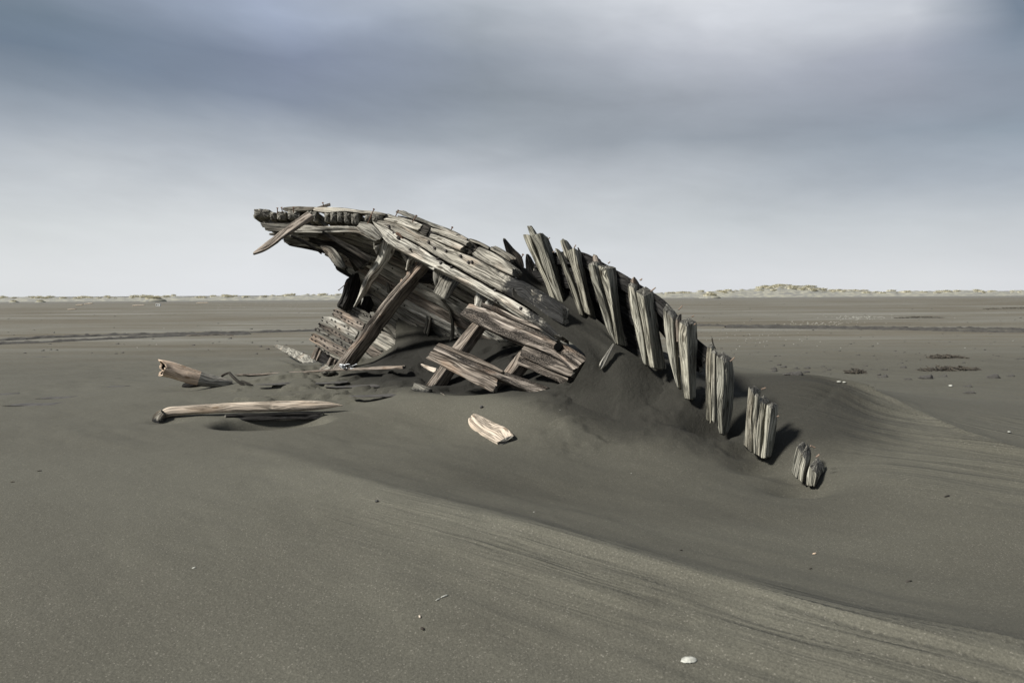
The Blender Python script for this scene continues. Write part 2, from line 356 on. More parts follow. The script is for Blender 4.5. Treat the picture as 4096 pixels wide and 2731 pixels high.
# ------------------------------------------------------------------ object helpers
def link(name, me, parent=None, kind=None):
    o = bpy.data.objects.new(name, me); COL.objects.link(o)
    if parent is not None: o.parent = parent
    if kind: o['kind'] = kind
    return o
def tag(o, label, cat, group=None):
    o['label'] = label; o['category'] = cat
    if group: o['group'] = group
    return o
def grid_mesh(name, V, nu, nv, mat, smooth=True, mats=None):
    """V is (nu*nv,3), u slow"""
    i = np.arange(nu-1)[:, None]*nv + np.arange(nv-1)[None, :]
    i = i.ravel()
    fcs = np.stack([i, i+nv, i+nv+1, i+1], 1)
    me = bpy.data.meshes.new(name)
    me.vertices.add(len(V)); me.vertices.foreach_set('co', np.asarray(V, np.float32).ravel())
    me.loops.add(fcs.size); me.loops.foreach_set('vertex_index', fcs.ravel().astype(np.int32))
    me.polygons.add(len(fcs)); me.polygons.foreach_set('loop_start', (np.arange(len(fcs))*4).astype(np.int32))
    me.polygons.foreach_set('loop_total', np.full(len(fcs), 4, np.int32))
    me.update(calc_edges=True); me.validate()
    if smooth: me.polygons.foreach_set('use_smooth', np.ones(len(fcs), bool))
    me.materials.append(mat)
    return me
def resample(a, n):
    a = np.asarray(a, float)
    if len(a) == 1: return np.repeat(a, n, 0)
    if len(a) > 2:       # soften the traced corners a little
        t = np.linspace(0, 1, 3)[:-1]
        out = []
        for i in range(len(a)-1):
            p0 = a[max(i-1, 0)]; p1 = a[i]; p2 = a[i+1]; p3 = a[min(i+2, len(a)-1)]
            for s in (0, .25, .5, .75):
                out.append(0.5*((2*p1)+(-p0+p2)*s+(2*p0-5*p1+4*p2-p3)*s*s+(-p0+3*p1-3*p2+p3)*s**3))
        out.append(a[-1]); a = np.array(out)
    d = np.r_[0, np.cumsum(np.linalg.norm(np.diff(a, axis=0), axis=1))]
    if d[-1] < 1e-9: return np.repeat(a[:1], n, 0)
    s = np.linspace(0, d[-1], n)
    return np.stack([np.interp(s, d, a[:, k]) for k in range(a.shape[1])], 1)

SEED = [11]
def loft(name, C, mat, endmat=None, parent=None, r=0.007, groove=0.006, cracks=3, crackd=0.02, rag=0.03, warp=0.006,
         du=0.035, dv=0.014, dents=(), dust=None, dome=0.01, maxu=110, nicks=0.012, ragf=26.0, nwmax=34):
    """solid timber from control sections C (S,4,3) with worn corners, long splits and broken ends"""
    SEED[0] += 1; sd_ = SEED[0]
    C = np.asarray(C, float)
    S = len(C)
    ctr = C.mean(1); L = np.linalg.norm(np.diff(ctr, axis=0), axis=1).sum()
    nU = int(np.clip(L/du, 6, maxu))
    Cr = resample(C.reshape(S, 12), nU).reshape(nU, 4, 3)
    ctr = Cr.mean(1)
    hw = np.linalg.norm(Cr[:, 0]-Cr[:, 1], axis=1).mean()/2; hh = np.linalg.norm(Cr[:, 1]-Cr[:, 2], axis=1).mean()/2
    hw = max(hw, 0.004); hh = max(hh, 0.004)
    nw = int(np.clip(2*hw/dv, 4, nwmax)); nh = int(np.clip(2*hh/dv, 3, 16))
    p = np.r_[np.linspace(-hw, hw, nw+1)[:-1], np.full(nh, hw), np.linspace(hw, -hw, nw+1)[:-1], np.full(nh, -hw)]
    q = np.r_[np.full(nw, hh), np.linspace(hh, -hh, nh+1)[:-1], np.full(nw, -hh), np.linspace(-hh, hh, nh+1)[:-1]]
    p = np.r_[p, p[0]]; q = np.r_[q, q[0]]     # doubled seam
    nP = len(p)
    r = min(r, hw*0.8, hh*0.8)
    per = np.r_[0, np.cumsum(np.hypot(np.diff(p), np.diff(q)))]
    u = np.linspace(0, L, nU)
    UU, VV = np.meshgrid(u, per, indexing='ij')
    # seamless perimeter coordinate for noise
    ang = per/per[-1]*2*np.pi; Rn = per[-1]/(2*np.pi)
    ca, sa = Rn*np.cos(ang), Rn*np.sin(ang)
    def pn(fu, fv, s, octv=3):     # noise along u, round the perimeter
        return 0.5*(fbm(UU*fu+7.7, (ca[None, :]*fv)+np.zeros_like(UU), sd_*13+s, octv) + fbm(UU*fu+1.3, (sa[None, :]*fv)+np.zeros_like(UU), sd_*17+s+5, octv))
    rr = r*(0.5+1.1*pn(3.0, 10.0, 1, 2))
    PP = p[None, :]; QQ = q[None, :]
    rr = np.minimum(rr, min(hw, hh)*0.9)
    ip = np.clip(PP, -hw+rr, hw-rr); iq = np.clip(QQ, -hh+rr, hh-rr)
    dp = PP-ip; dq = QQ-iq; dl = np.hypot(dp, dq)+1e-9
    npx = dp/dl; nqx = dq/dl
    g = pn(0.8, 80.0, 2, 3)
    disp = groove*0.7 - groove*1.4*np.abs(g-0.5)*2 - groove*0.8*pn(5.0, 24.0, 3, 3)
    rs = np.random.default_rng(sd_)
    for c in range(cracks):
        v0 = rs.uniform(0, per[-1]); cw = rs.uniform(0.005, 0.011)+dv*0.35
        wob = (fbm(u*1.5, u*0+c, sd_+c*7, 3)-0.5)*0.06
        a0 = rs.uniform(-0.3, 0.9)*L; a1 = a0+rs.uniform(0.3, 1.1)*L
        env = sstep(a0, a0+0.15*L+1e-6, u)*(1-sstep(a1-0.15*L, a1+1e-6, u))
        dd = np.abs(VV-(v0+wob)[:, None]); dd = np.minimum(dd, per[-1]-dd)
        disp = disp - (crackd*env)[:, None]*np.exp(-(dd/cw)**2)
    disp = np.maximum(disp, -0.8*min(hw, hh))
    p2 = ip + npx*(rr+disp); q2 = iq + nqx*(rr+disp)
    a = p2/(2*hw)+0.5; b = q2/(2*hh)+0.5     # a:0->c0 side .. ; C order: c0(top front) c1(bottom front) c2(bottom back) c3(top back)
    c0, c1, c2, c3 = (Cr[:, k][:, None, :] for k in range(4))
    a = a[..., None]; b = b[..., None]
    V = b*((1-a)*c0+a*c1) + (1-b)*((1-a)*c3+a*c2)
    T = np.gradient(ctr, axis=0); T /= np.linalg.norm(T, axis=1)[:, None]+1e-9
    # overall warp
    if warp:
        for k in range(3):
            V[..., k] += warp*2*(fbm(u*1.8+k*9, u*0+3.3, sd_+k, 3)-0.5)[:, None]
    # ragged ends
    if rag:
        e0 = (pn(0.0001, ragf, 8, 4)-0.42)*2.4; fo = min(0.16, L*0.3)
        w0 = np.clip(1-u/fo, 0, 1)**1.2; w1 = np.clip(1-(L-u)/fo, 0, 1)**1.2
        V = V + T[:, None, :]*(rag*e0*w0[:, None]*1.0)[..., None]
        e1 = (pn(0.0001, ragf, 9, 4)-0.42)*2.4
        V = V - T[:, None, :]*(rag*e1*w1[:, None])[..., None]
        # ends are also worn narrower
        shr = 1-0.05*np.clip(1-u/0.03, 0, 1)-0.05*np.clip(1-(L-u)/0.03, 0, 1)
        V = ctr[:, None, :]+(V-ctr[:, None, :])*shr[:, None, None]
    for (dx, dy, dr, dd) in dents:
        X, Yp = PROJ(V); vis = b[..., 0] > 0.6
        m_ = np.clip(1-np.hypot(X-dx, Yp-dy)/dr, 0, 1); m_ = sstep(0, 0.45, m_)*vis
        nb = (c3-c0); nb = nb/(np.linalg.norm(nb, axis=-1)[..., None]+1e-9)
        V = V + nb*(m_*dd)[..., None]
    V[:, -1] = V[:, 0]
    verts = [V.reshape(-1, 3)]; uvv = [np.stack([UU.ravel(), VV.ravel()], 1)]
    i = (np.arange(nU-1)[:, None]*nP + np.arange(nP-1)[None, :]).ravel()
    faces = [np.stack([i, i+nP, i+nP+1, i+1], 1)]
    nside = len(i)
    base = nU*nP
    for end, sgn in ((0, -1), (nU-1, 1)):
        ring = V[end]; cc = ring[:-1].mean(0)
        verts.append(ring.copy()); uvv.append(np.stack([np.full(nP, min(hw, hh)*1.3), per], 1)); prev = base+np.arange(nP); base += nP
        K = 3
        for k in range(1, K+1):
            f = k/K*0.97
            pr = ring*(1-f)+cc*f
            nz = (fbm(ca*40*(1-f)+k, sa*40*(1-f), sd_+77, 3)-0.5)*rag*0.9
            dm = sgn*dome*(1-(1-f)**2)
            pr = pr + T[end]*(dm+nz*(1-0.3*f))[:, None]
            pr[-1] = pr[0]
            verts.append(pr); uvv.append(np.stack([np.full(nP, (1-f)*min(hw, hh)*1.3), per], 1))
            cur = base+np.arange(nP); base += nP
            j = np.arange(nP-1)
            q4 = np.stack([prev[j], prev[j+1], cur[j+1], cur[j]], 1)
            if sgn > 0: q4 = q4[:, ::-1]
            faces.append(q4); prev = cur
        j = np.arange(nP-2)
    verts = np.concatenate(verts); uvv = np.concatenate(uvv); faces = np.concatenate(faces)
    # orientation check
    va, vb, vc, vd = (verts[faces[:, k]] for k in range(4))
    vol = np.einsum('ij,ij->i', va-ctr.mean(0), np.cross(vb-va, vd-va)).sum()
    if vol < 0: faces = faces[:, ::-1]
    me = bpy.data.meshes.new(name)
    me.vertices.add(len(verts)); me.vertices.foreach_set('co', verts.astype(np.float32).ravel())
    me.loops.add(faces.size); me.loops.foreach_set('vertex_index', faces.ravel().astype(np.int32))
    me.polygons.add(len(faces)); me.polygons.foreach_set('loop_start', (np.arange(len(faces))*4).astype(np.int32))
    me.polygons.foreach_set('loop_total', np.full(len(faces), 4, np.int32))
    mi = np.zeros(len(faces), np.int32); mi[nside:] = 1
    me.polygons.foreach_set('material_index', mi)
    me.polygons.foreach_set('use_smooth', np.ones(len(faces), bool))
    me.update(calc_edges=True)
    uvl = me.uv_layers.new(name='UVMap'); uvl.data.foreach_set('uv', uvv[faces.ravel()].astype(np.float32).ravel())
    if dust is None and parent is not None and verts[:, 1].max() < 30:
        if verts[:, 2].min() < 1.3:
            dust = lambda X, Yp, v: np.clip((0.16-(v[:, 2]-height(v[:, 0], v[:, 1])))/0.16, 0, 1)*0.62
    if dust is not None:
        X, Yp = PROJ(verts)
        at = me.attributes.new('dust', 'FLOAT', 'POINT'); at.data.foreach_set('value', np.asarray(dust(X, Yp, verts), np.float32))
    me.materials.append(mat); me.materials.append(endmat or EG)
    o = link(name, me, parent)
    o_front[o.name] = (V, b[..., 0])
    return o
o_front = {}; o_nrm = {}

def plank(name, fr, top, bot, Y, thick, mat='grey', parent=None, lean=0.0, endmat=None, n=10, **kw):
    t = resample(NP(fr, top), n); b = resample(NP(fr, bot), n)
    Yf = Y if callable(Y) else (lambda x, y: np.interp(np.linspace(0, 1, n), np.linspace(0, 1, len(Y)), Y) if isinstance(Y, (list, tuple)) else np.full(n, float(Y)))
    ym = Yf((t[:, 0]+b[:, 0])/2, (t[:, 1]+b[:, 1])/2)
    T3 = P(t[:, 0], t[:, 1], ym); B3 = P(b[:, 0], b[:, 1], ym+lean)
    tan = np.gradient((T3+B3)/2, axis=0); nrm = np.cross(tan, T3-B3); nrm /= np.linalg.norm(nrm, axis=1)[:, None]+1e-9
    view = (T3+B3)/2-CP
    s = np.sign(np.einsum('ij,ij->i', nrm, view)); nrm *= s[:, None]     # away from the viewer
    nrm = np.repeat(nrm.mean(0)[None], n, 0)*0.6+nrm*0.4
    C = np.stack([T3, B3, B3+nrm*thick, T3+nrm*thick], 1)
    o = loft(name, C, W[mat], endmat, parent, **kw)
    o_nrm[o.name] = -nrm.mean(0)/np.linalg.norm(nrm.mean(0))
    return o
def prism(name, fr, e1, e2, e3, Y, mat='rib', parent=None, e4=None, k=1.0, n=10, endmat=None, minw=0.03, **kw):
    a = resample(NP(fr, e1), n); b = resample(NP(fr, e2), n); c = resample(NP(fr, e3), n)
    Yv = np.interp(np.linspace(0, 1, n), np.linspace(0, 1, len(Y)), Y) if isinstance(Y, (list, tuple)) else np.full(n, float(Y))
    wA = np.linalg.norm(a-b, axis=1)*Yv/FPX; wB = np.linalg.norm(b-c, axis=1)*Yv/FPX
    d = max(float(np.sqrt(wA.mean()*wB.mean())), minw)
    A = P(a[:, 0], a[:, 1], Yv+d*k); B = P(b[:, 0], b[:, 1], Yv); Cc = P(c[:, 0], c[:, 1], Yv+d/k)
    D = A+Cc-B
    if e4 is not None:
        p4 = NP(fr, [e4])[0]; q4 = P(p4[0], p4[1], float(Yv[0]+d*k+d/k)); off = q4-D[0]
        wv_ = np.clip(1-np.arange(n)/1.6, 0, 1)[:, None]; D = D+0.55*off*wv_; Cc = Cc+0.42*off*wv_; A = A+0.38*off*wv_; B = B+0.10*off*wv_
    C = np.stack([A, B, Cc, D], 1)
    return loft(name, C, W[mat], endmat, parent, **kw)

# shared little meshes
def prim(name, rings, mat, seg=8):
    """lathe round z: rings of (radius, z)"""
    vs = []; fs = []
    for r_, z_ in rings:
        for k in range(seg):
            a = 2*math.pi*k/seg; vs.append((r_*math.cos(a), r_*math.sin(a), z_))
    for i in range(len(rings)-1):
        for k in range(seg):
            fs.append((i*seg+k, i*seg+(k+1) % seg, (i+1)*seg+(k+1) % seg, (i+1)*seg+k))
    fs.append(tuple(range(seg))[::-1]); fs.append(tuple((len(rings)-1)*seg+k for k in range(seg)))
    me = bpy.data.meshes.new(name); me.from_pydata(vs, [], fs); me.materials.append(mat); me.update()
    return me
BOLT = prim('bolt', [(0.013, -0.02), (0.013, 0.008), (0.010, 0.014)], IRON)
WASH = prim('washer', [(0.075, 0.0), (0.078, 0.008), (0.07, 0.012)], RUST, 14)
NUT = prim('nut', [(0.030, 0.0), (0.030, 0.03), (0.024, 0.038)], IRON, 6)
NAIL = prim('nail', [(0.007, -0.05), (0.007, 0.12), (0.016, 0.122), (0.016, 0.13)], RUST, 6)
PEGM = prim('peg', [(0.007, -0.03), (0.0065, 0.07), (0.005, 0.075)], PEG, 7)
def rod(name, me, a, b, parent=None, base=0.12):
    """stand a unit piece from point a towards point b"""
    a = mathutils.Vector(a); b = mathutils.Vector(b); d = b-a
    o = link(name, me, parent); o.rotation_mode = 'QUATERNION'; o.rotation_quaternion = d.to_track_quat('Z', 'Y'); o.location = a
    k = d.length/base; o.scale = (1, 1, k)
    return o
def stick_on(o, fr, pts, me, name, off=0.0, sc=1.0, wide=False):
    """fasten small pieces on the visible face of a timber at the given picture points"""
    V, b = o_front[o.name]
    X, Yp = PROJ(V); nrm = np.cross(np.gradient(V, axis=0), np.gradient(V, axis=1)); nrm /= np.linalg.norm(nrm, axis=-1)[..., None]+1e-9
    q = V-CP; depth = q @ F_
    out = []
    for p in NP(fr, pts):
        dd = np.hypot(X-p[0], Yp-p[1]) + (depth-depth.min())*12
        i = np.unravel_index(np.argmin(dd), dd.shape)
        if np.hypot(X[i]-p[0], Yp[i]-p[1]) > 25: continue
        wd_ = 9 if wide else 2; i0 = slice(max(i[0]-wd_, 0), i[0]+wd_+1); i1 = slice(max(i[1]-1, 0), i[1]+2)
        nn = nrm[i0, i1].reshape(-1, 3); vw = V[i]-CP
        nn = nn*np.sign(-(nn@vw))[:, None]; nn = nn.mean(0); nn /= np.linalg.norm(nn)+1e-9
        if wide and o.name in o_nrm: nn = o_nrm[o.name]
        c = link(name, me, o); c.rotation_mode = 'QUATERNION'
        c.rotation_quaternion = mathutils.Vector(nn).to_track_quat('Z', 'Y'); c.location = V[i]+nn*(off+0.001); c.scale = (sc, sc, sc)
        out.append(c)
    return out

# ------------------------------------------------------------------ terrain
# (picture x, picture y, height of the sand there)
CTRL = [
 (0, 2731, .10), (1000, 2731, .10), (2048, 2731, .11), (3000, 2731, .13), (4096, 2731, .15), (-700, 2500, .1), (4800, 2500, .1),
 (0, 2200, .10), (1000, 2200, .12), (1800, 2300, .12), (2600, 2500, .13),
 (0, 1800, .13), (600, 1770, .16), (-600, 1800, .13), (1000, 1850, .15),
 (0, 1560, .14), (400, 1560, .18), (1300, 1750, .17), (1700, 1850, .13),
 (850, 1620, .20), (1200, 1620, .22), (1500, 1600, .26), (1600, 1700, .18),
 (750, 1540, .26), (1100, 1500, .34), (1250, 1520, .34), (1600, 1540, .36), (1450, 1490, .42),
 (2000, 1850, .10), (2400, 1850, .08), (2000, 1750, .18), (2300, 1700, .28), (1870, 1690, .22), (2050, 1620, .40), (1900, 1602, .40), (1750, 1590, .38), (1650, 1565, .37),
 (2240, 1545, .52), (2500, 1600, .45), (2400, 1750, .18),
 (2800, 1950, .03), (3240, 1980, .00), (3500, 2250, .02), (3000, 2200, .02), (2500, 2100, .03), (3900, 2200, .06), (2600, 1800, .16),
 (4096, 2100, .10), (3800, 2000, .10), (3500, 1900, .12), (3330, 1850, .10),
]
WP = [GZ(*c) for c in CTRL]
def wp(px, py, Y): return P(px, py, Y)
WP += [wp(2650, 1585, 7.3), wp(2740, 1592, 7.05), wp(2880, 1738, 6.65), wp(3040, 1825, 6.2), wp(3230, 1935, 5.6), wp(2960, 1740, 6.6), wp(2800, 1740, 6.5)]
# hollow inside the hull and the sand lying against its inner side
WP += [wp(1950, 1560, 8.7), wp(1820, 1540, 9.1), wp(1750, 1470, 9.9), wp(1880, 1440, 9.6), wp(1602, 1362, 10.9), wp(1700, 1380, 10.6), wp(1820, 1380, 10.3), wp(2090, 1385, 9.5), wp(2010, 1470, 8.9), wp(2150, 1500, 8.5)]
WP += [wp(1370, 1475, 10.9), wp(1250, 1470, 11.2), wp(1500, 1440, 10.9), wp(1430, 1440, 11.0)]
WP += [wp(2450, 1420, 8.0), wp(2600, 1445, 7.75), wp(2720, 1505, 7.5), wp(2800, 1565, 7.25), wp(2680, 1560, 7.2)]
# drift piled outside the frames, and its long tail
WP += [wp(3040, 1510, 8.0), wp(3156, 1508, 7.8), wp(3329, 1555, 7.3), wp(3180, 1640, 6.9), wp(3000, 1600, 7.2), wp(2900, 1560, 7.7), wp(3250, 1750, 6.3)]
WP += [GZ(3450, 1660, .33), GZ(3700, 1740, .22), GZ(4000, 1830, .16)]
far0 = [(-12, 18), (-6, 17), (0, 16), (5, 15.5), (9, 14), (12, 11), (12, 7), (12, 3), (-12, 12), (-9, 15.2), (2.5, 13), (4.5, 11.6), (6.5, 10.5), (9, 9), (-2, 15), (0, 14)]
WP += [np.array([a, b, 0.0]) for a, b in far0]
WP = np.array(WP)
WP = WP[(np.abs(WP[:, 0]) < 16)]
def _phi(r2): return np.sqrt(r2+0.30**2)
_A = _phi(((WP[:, None, :2]-WP[None, :, :2])**2).sum(-1)); _n = len(WP)
_K = np.zeros((_n+1, _n+1)); _K[:_n, :_n] = _A - np.eye(_n)*0.02; _K[:_n, _n] = 1; _K[_n, :_n] = 1
_w = np.linalg.solve(_K, np.r_[WP[:, 2], 0.0])
def polydist(x, y, pl):
    """signed distance (positive on the left of the direction of travel), and value along"""
    best = np.full(x.shape, 1e9); sgn = np.zeros(x.shape); val = np.zeros(x.shape)
    for i in range(len(pl)-1):
        ax, ay, av = pl[i]; bx, by, bv = pl[i+1]
        dx, dy = bx-ax, by-ay; L2 = dx*dx+dy*dy
        t = np.clip(((x-ax)*dx+(y-ay)*dy)/L2, 0, 1)
        ex = x-(ax+t*dx); ey = y-(ay+t*dy); d = np.hypot(ex, ey)
        m = d < best
        best = np.where(m, d, best); sgn = np.where(m, np.sign(dx*ey-dy*ex), sgn); val = np.where(m, av+t*(bv-av), val)
    return best*np.where(sgn == 0, 1, sgn), val
def ridge_line(pts, z):
    out = []
    zs = np.interp(np.linspace(0, 1, len(pts)), np.linspace(0, 1, len(z)), z)
    for (px, py, a), zz in zip(pts, zs):
        g = GZ(px, py, zz); out.append((g[0], g[1], a))
    n = 28; o = resample(np.array(out), n); return [tuple(k) for k in o]
R1 = ridge_line([(850, 1745, 0), (1150, 1830, .09), (1500, 1945, .19), (2048, 2083, .23), (2700, 2265, .20), (3400, 2440, .17), (4096, 2570, .14), (5200, 2780, .10)], [.18, .27, .31, .30, .27])
R2 = ridge_line([(3330, 1545, .02), (3450, 1575, .06), (3636, 1626, .10), (3874, 1698, .11), (4095, 1759, .10), (4600, 1900, 0)], [.52, .42, .35, .30])
R3 = ridge_line([(560, 1440, 0), (700, 1428, .14), (850, 1423, .17), (1000, 1424, .17), (1100, 1440, .15), (1200, 1480, .08)], [.42, .45])
def hole(x, y, cx, cy, rx, ry, d, ang=0.0, pw=2.0):
    c, s = math.cos(ang), math.sin(ang)
    u = ((x-cx)*c+(y-cy)*s)/rx; v = (-(x-cx)*s+(y-cy)*c)/ry
    return -d*np.exp(-(np.sqrt(u*u+v*v)**pw))
HOLES = []
def hpx(px, py, z, rx, ry, d, ang=0.0, pw=2.0):
    g = GZ(px, py, z); HOLES.append((g[0], g[1], rx, ry, d, ang, pw))
hpx(1085, 1692, .17, .56, .34, .34, 0.03, 6.0)      # scour under the long log
hpx(660, 1690, .15, .18, .12, .05)
hpx(750, 1560, .22, .35, .22, .06)
hpx(1050, 1504, .35, .30, .05, .07, 0.0, 5)
hpx(1350, 1525, .32, .25, .08, .05, -.3, 4)
hpx(1480, 1545, .32, .30, .10, .06, -.5, 4)
hpx(1540, 1580, .30, .30, .07, .05, -.3, 4)
hpx(2840, 1755, .16, .28, .16, .12, 0.2, 3)
hpx(2990, 1800, .13, .22, .12, .08, 0.2, 3)
hpx(3040, 1845, .10, .27, .15, .09, 0.2, 2.5)
hpx(3225, 1950, .02, .26, .18, .09, 0.0, 2.5)
hpx(3160, 1890, .06, .16, .12, .05, 0.0, 2)
hpx(2752, 2628, .11, .04, .025, .012, 0.2, 3)
hpx(2360, 1960, .05, .9, .4, .04, 0.2, 2)
SW = np.array([math.cos(-0.66), math.sin(-0.66)])   # way the wind has combed the sand
def height(x, y):
    x = np.asarray(x, float); y = np.asarray(y, float)
    shp = x.shape; x = x.ravel(); y = y.ravel()
    z = np.full(x.shape, _w[-1])
    near = (np.abs(x) < 30) & (y < 45) & (y > -12)
    xn, yn = x[near], y[near]
    zn = np.full(xn.shape, _w[-1])
    for i in range(_n):
        zn += _w[i]*_phi((xn-WP[i, 0])**2+(yn-WP[i, 1])**2)
    fade = (1-sstep(11, 16, np.abs(xn)))*(1-sstep(16, 20, yn))*sstep(-3, 1.0, yn)
    zn = zn*fade + 0.1*(1-sstep(-3, 1.0, yn))*(1-sstep(11, 16, np.abs(xn)))
    # crests
    def ridge(pl, wl, wr):
        d, a = polydist(xn, yn, pl)
        return a*np.where(d > 0, np.exp(-np.sqrt((d/wl)**2+.003)), np.exp(-np.sqrt((d/wr)**2+.003)))
    zn += ridge(R1, 0.62, 1.2)
    zn += ridge(R2, 0.35, 0.9)
    zn += ridge(R3, 0.20, 0.8)
    for h in HOLES: zn += hole(xn, yn, *h)
    # combed striations
    a = xn*SW[0]+yn*SW[1]; b = -xn*SW[1]+yn*SW[0]
    b = b+0.12*(fbm(a*0.5, b*0.5, 5, 2)-0.5)
    d1, _ = polydist(xn, yn, R1); d2, _ = polydist(xn, yn, R2)
    m1 = np.where(d1 < 0, np.exp(-(d1/1.1)**2), np.exp(-(d1/0.1)**2))*sstep(-1.6, 0.2, xn)
    m2 = np.where(d2 < 0, np.exp(-(d2/0.9)**2), 0)*sstep(2.9, 3.5, xn)
    st = fbm(a*0.45, b*6.0, 21, 2, 0.45)
    ter = np.abs(st-0.5)*2
    zn += (m1*0.055*sstep(-1.2, 0.6, xn)+m2*0.10)*(ter-0.3)*(1-sstep(8, 10, yn))
    zn += 0.016*(fbm(a*1.3, b*3.2, 31, 4)-0.5)*2*(0.35+sstep(0.35, 0.65, fbm(xn*.7, yn*.7, 8, 2)))
    # lumps of crusted sand near the wreck
    cr = sstep(8.4, 8.9, yn)*(1-sstep(10.6, 11.5, yn))*(1-sstep(-0.2, 0.4, xn))*sstep(-4.2, -3.4, xn)
    zn += cr*0.055*sstep(0.53, 0.56, fbm(xn*2.0, yn*5.0, 61, 5))
    cr2 = sstep(6.0, 6.6, yn)*(1-sstep(8.2, 8.8, yn))*sstep(0.0, 0.6, xn)*(1-sstep(2.0, 2.6, xn))
    zn += cr2*0.03*sstep(0.50, 0.53, fbm(xn*2.4, yn*3.4, 66, 5))+cr2*0.02*sstep(0.55, 0.57, fbm(xn*5, yn*6, 67, 4))
    zo = 0.03*(fbm(xn*0.4, yn*1.3, 71, 4)-0.5)*2*sstep(13, 18, yn)
    zn += zo
    z[near] = zn
    f = ~near
    z[f] = 0.03*(fbm(x[f]*0.4, y[f]*1.3, 71, 4)-0.5)*2*(1-sstep(60, 120, np.abs(y[f])))
    return z.reshape(shp)
def H1(x, y): return float(height(np.array([x]), np.array([y]))[0])
def G(px, py):
    """where the picture ray meets the sand"""
    d = F_ + ((px-2048)/FPX)*R_ - ((py-1365.5)/FPX)*U_
    d = d/d[1]
    ys = np.r_[np.linspace(1.5, 20, 900), np.geomspace(20.05, 1500, 900)]
    p = CP+d*ys[:, None]
    h = height(p[:, 0], p[:, 1])
    k = np.argmax(p[:, 2] < h)
    if k == 0: k = len(ys)-1
    a, b = p[k-1, 2]-h[k-1], p[k, 2]-h[k]
    t = a/(a-b+1e-12); t = min(max(t, 0), 1)
    q = p[k-1]*(1-t)+p[k]*t
    return q
def build_ground():
    s = 0.032
    xs = np.arange(-7.2, 7.2001, s)
    gx = 7.2+np.cumsum(s*1.055**np.arange(1, 190)); gx = gx[gx < 4500]
    xs = np.r_[-gx[::-1], xs, gx]
    ys = np.arange(1.4, 12.6, s)
    gy = 12.6+np.cumsum(s*1.022**np.arange(1, 420)); gy = gy[gy < 5000]
    gb = 1.4-np.cumsum(0.1*1.15**np.arange(1, 60)); gb = gb[gb > -900]
    ys = np.r_[gb[::-1], ys, gy]
    X, Y = np.meshgrid(xs, ys, indexing='ij')
    Z = height(X, Y)
    V = np.stack([X.ravel(), Y.ravel(), Z.ravel()], 1)
    me = grid_mesh('ground', V, len(xs), len(ys), SAND)
    link('ground', me, None, 'structure')
build_ground()

def patch(name, rows, mat, nu=70, nv=50, noise=0.02, kind='structure', nf=3.0, settle=0.0):
    """smooth sheet of sand through rows of picture points with depths"""
    R = np.array([[P(*NP(fr, [(x, y)])[0], Y) for (fr, x, y, Y) in row] for row in rows])
    a = np.array([resample(r_, nv) for r_ in R])
    b = np.array([resample(a[:, j], nu) for j in range(nv)])    # nv,nu,3
    b = np.transpose(b, (1, 0, 2))
    u = np.linspace(0, 1, nu)[:, None]; v = np.linspace(0, 1, nv)[None, :]
    nz = (fbm(b[..., 0]*nf+b[..., 2]*2, b[..., 2]*nf, 91, 4)-0.5)*2*noise
    edge = np.minimum(np.minimum(u, 1-u), np.minimum(v, 1-v))*6
    n = np.cross(np.gradient(b, axis=0), np.gradient(b, axis=1)); n /= np.linalg.norm(n, axis=-1)[..., None]+1e-9
    b = b+n*(nz*np.clip(edge, 0.15, 1))[..., None]
    if settle:
        w_ = sstep(1-settle, 1.0, u*np.ones_like(v)); w_ = np.maximum(w_, sstep(0.72, 1.0, v*np.ones_like(u))*sstep(.42, .62, u))
        b[..., 2] = b[..., 2]*(1-w_) + (height(b[..., 0], b[..., 1])-0.06)*w_
    me = grid_mesh(name, b.reshape(-1, 3), nu, nv, mat)
    return link(name, me, None, kind)

# ------------------------------------------------------------------ the wreck
wreck = bpy.data.objects.new('shipwreck', None); COL.objects.link(wreck)
tag(wreck, 'weathered grey timber ship hull, broken and half buried in black sand', 'shipwreck')
def CLY(x, y=None): return np.interp(x, [1000, 1480, 2330, 2600], [10.5, 9.9, 7.6, 7.1])
def CLYo(off): return lambda x, y: CLY(x)+off
RIBX = [2000, 2130, 2280, 2400, 2560, 2700, 2850, 3040, 3230]; RIBY = [9.0, 8.75, 8.35, 7.95, 7.5, 7.1, 6.7, 6.2, 5.6]
def RY(x, y=None): return np.interp(x, RIBX, RIBY)
wk = dict(parent=wreck)
def dust_line(x0, x1, y0=None, amt=0.55):
    """sand clinging from picture x0 (none) to x1 (thick)"""
    return lambda X, Y, v: np.clip((X-x0)/(x1-x0), 0, 1)*amt
def dust_low(y0, y1, amt=0.5):
    return lambda X, Y, v: np.clip((Y-y0)/(y1-y0), 0, 1)*amt

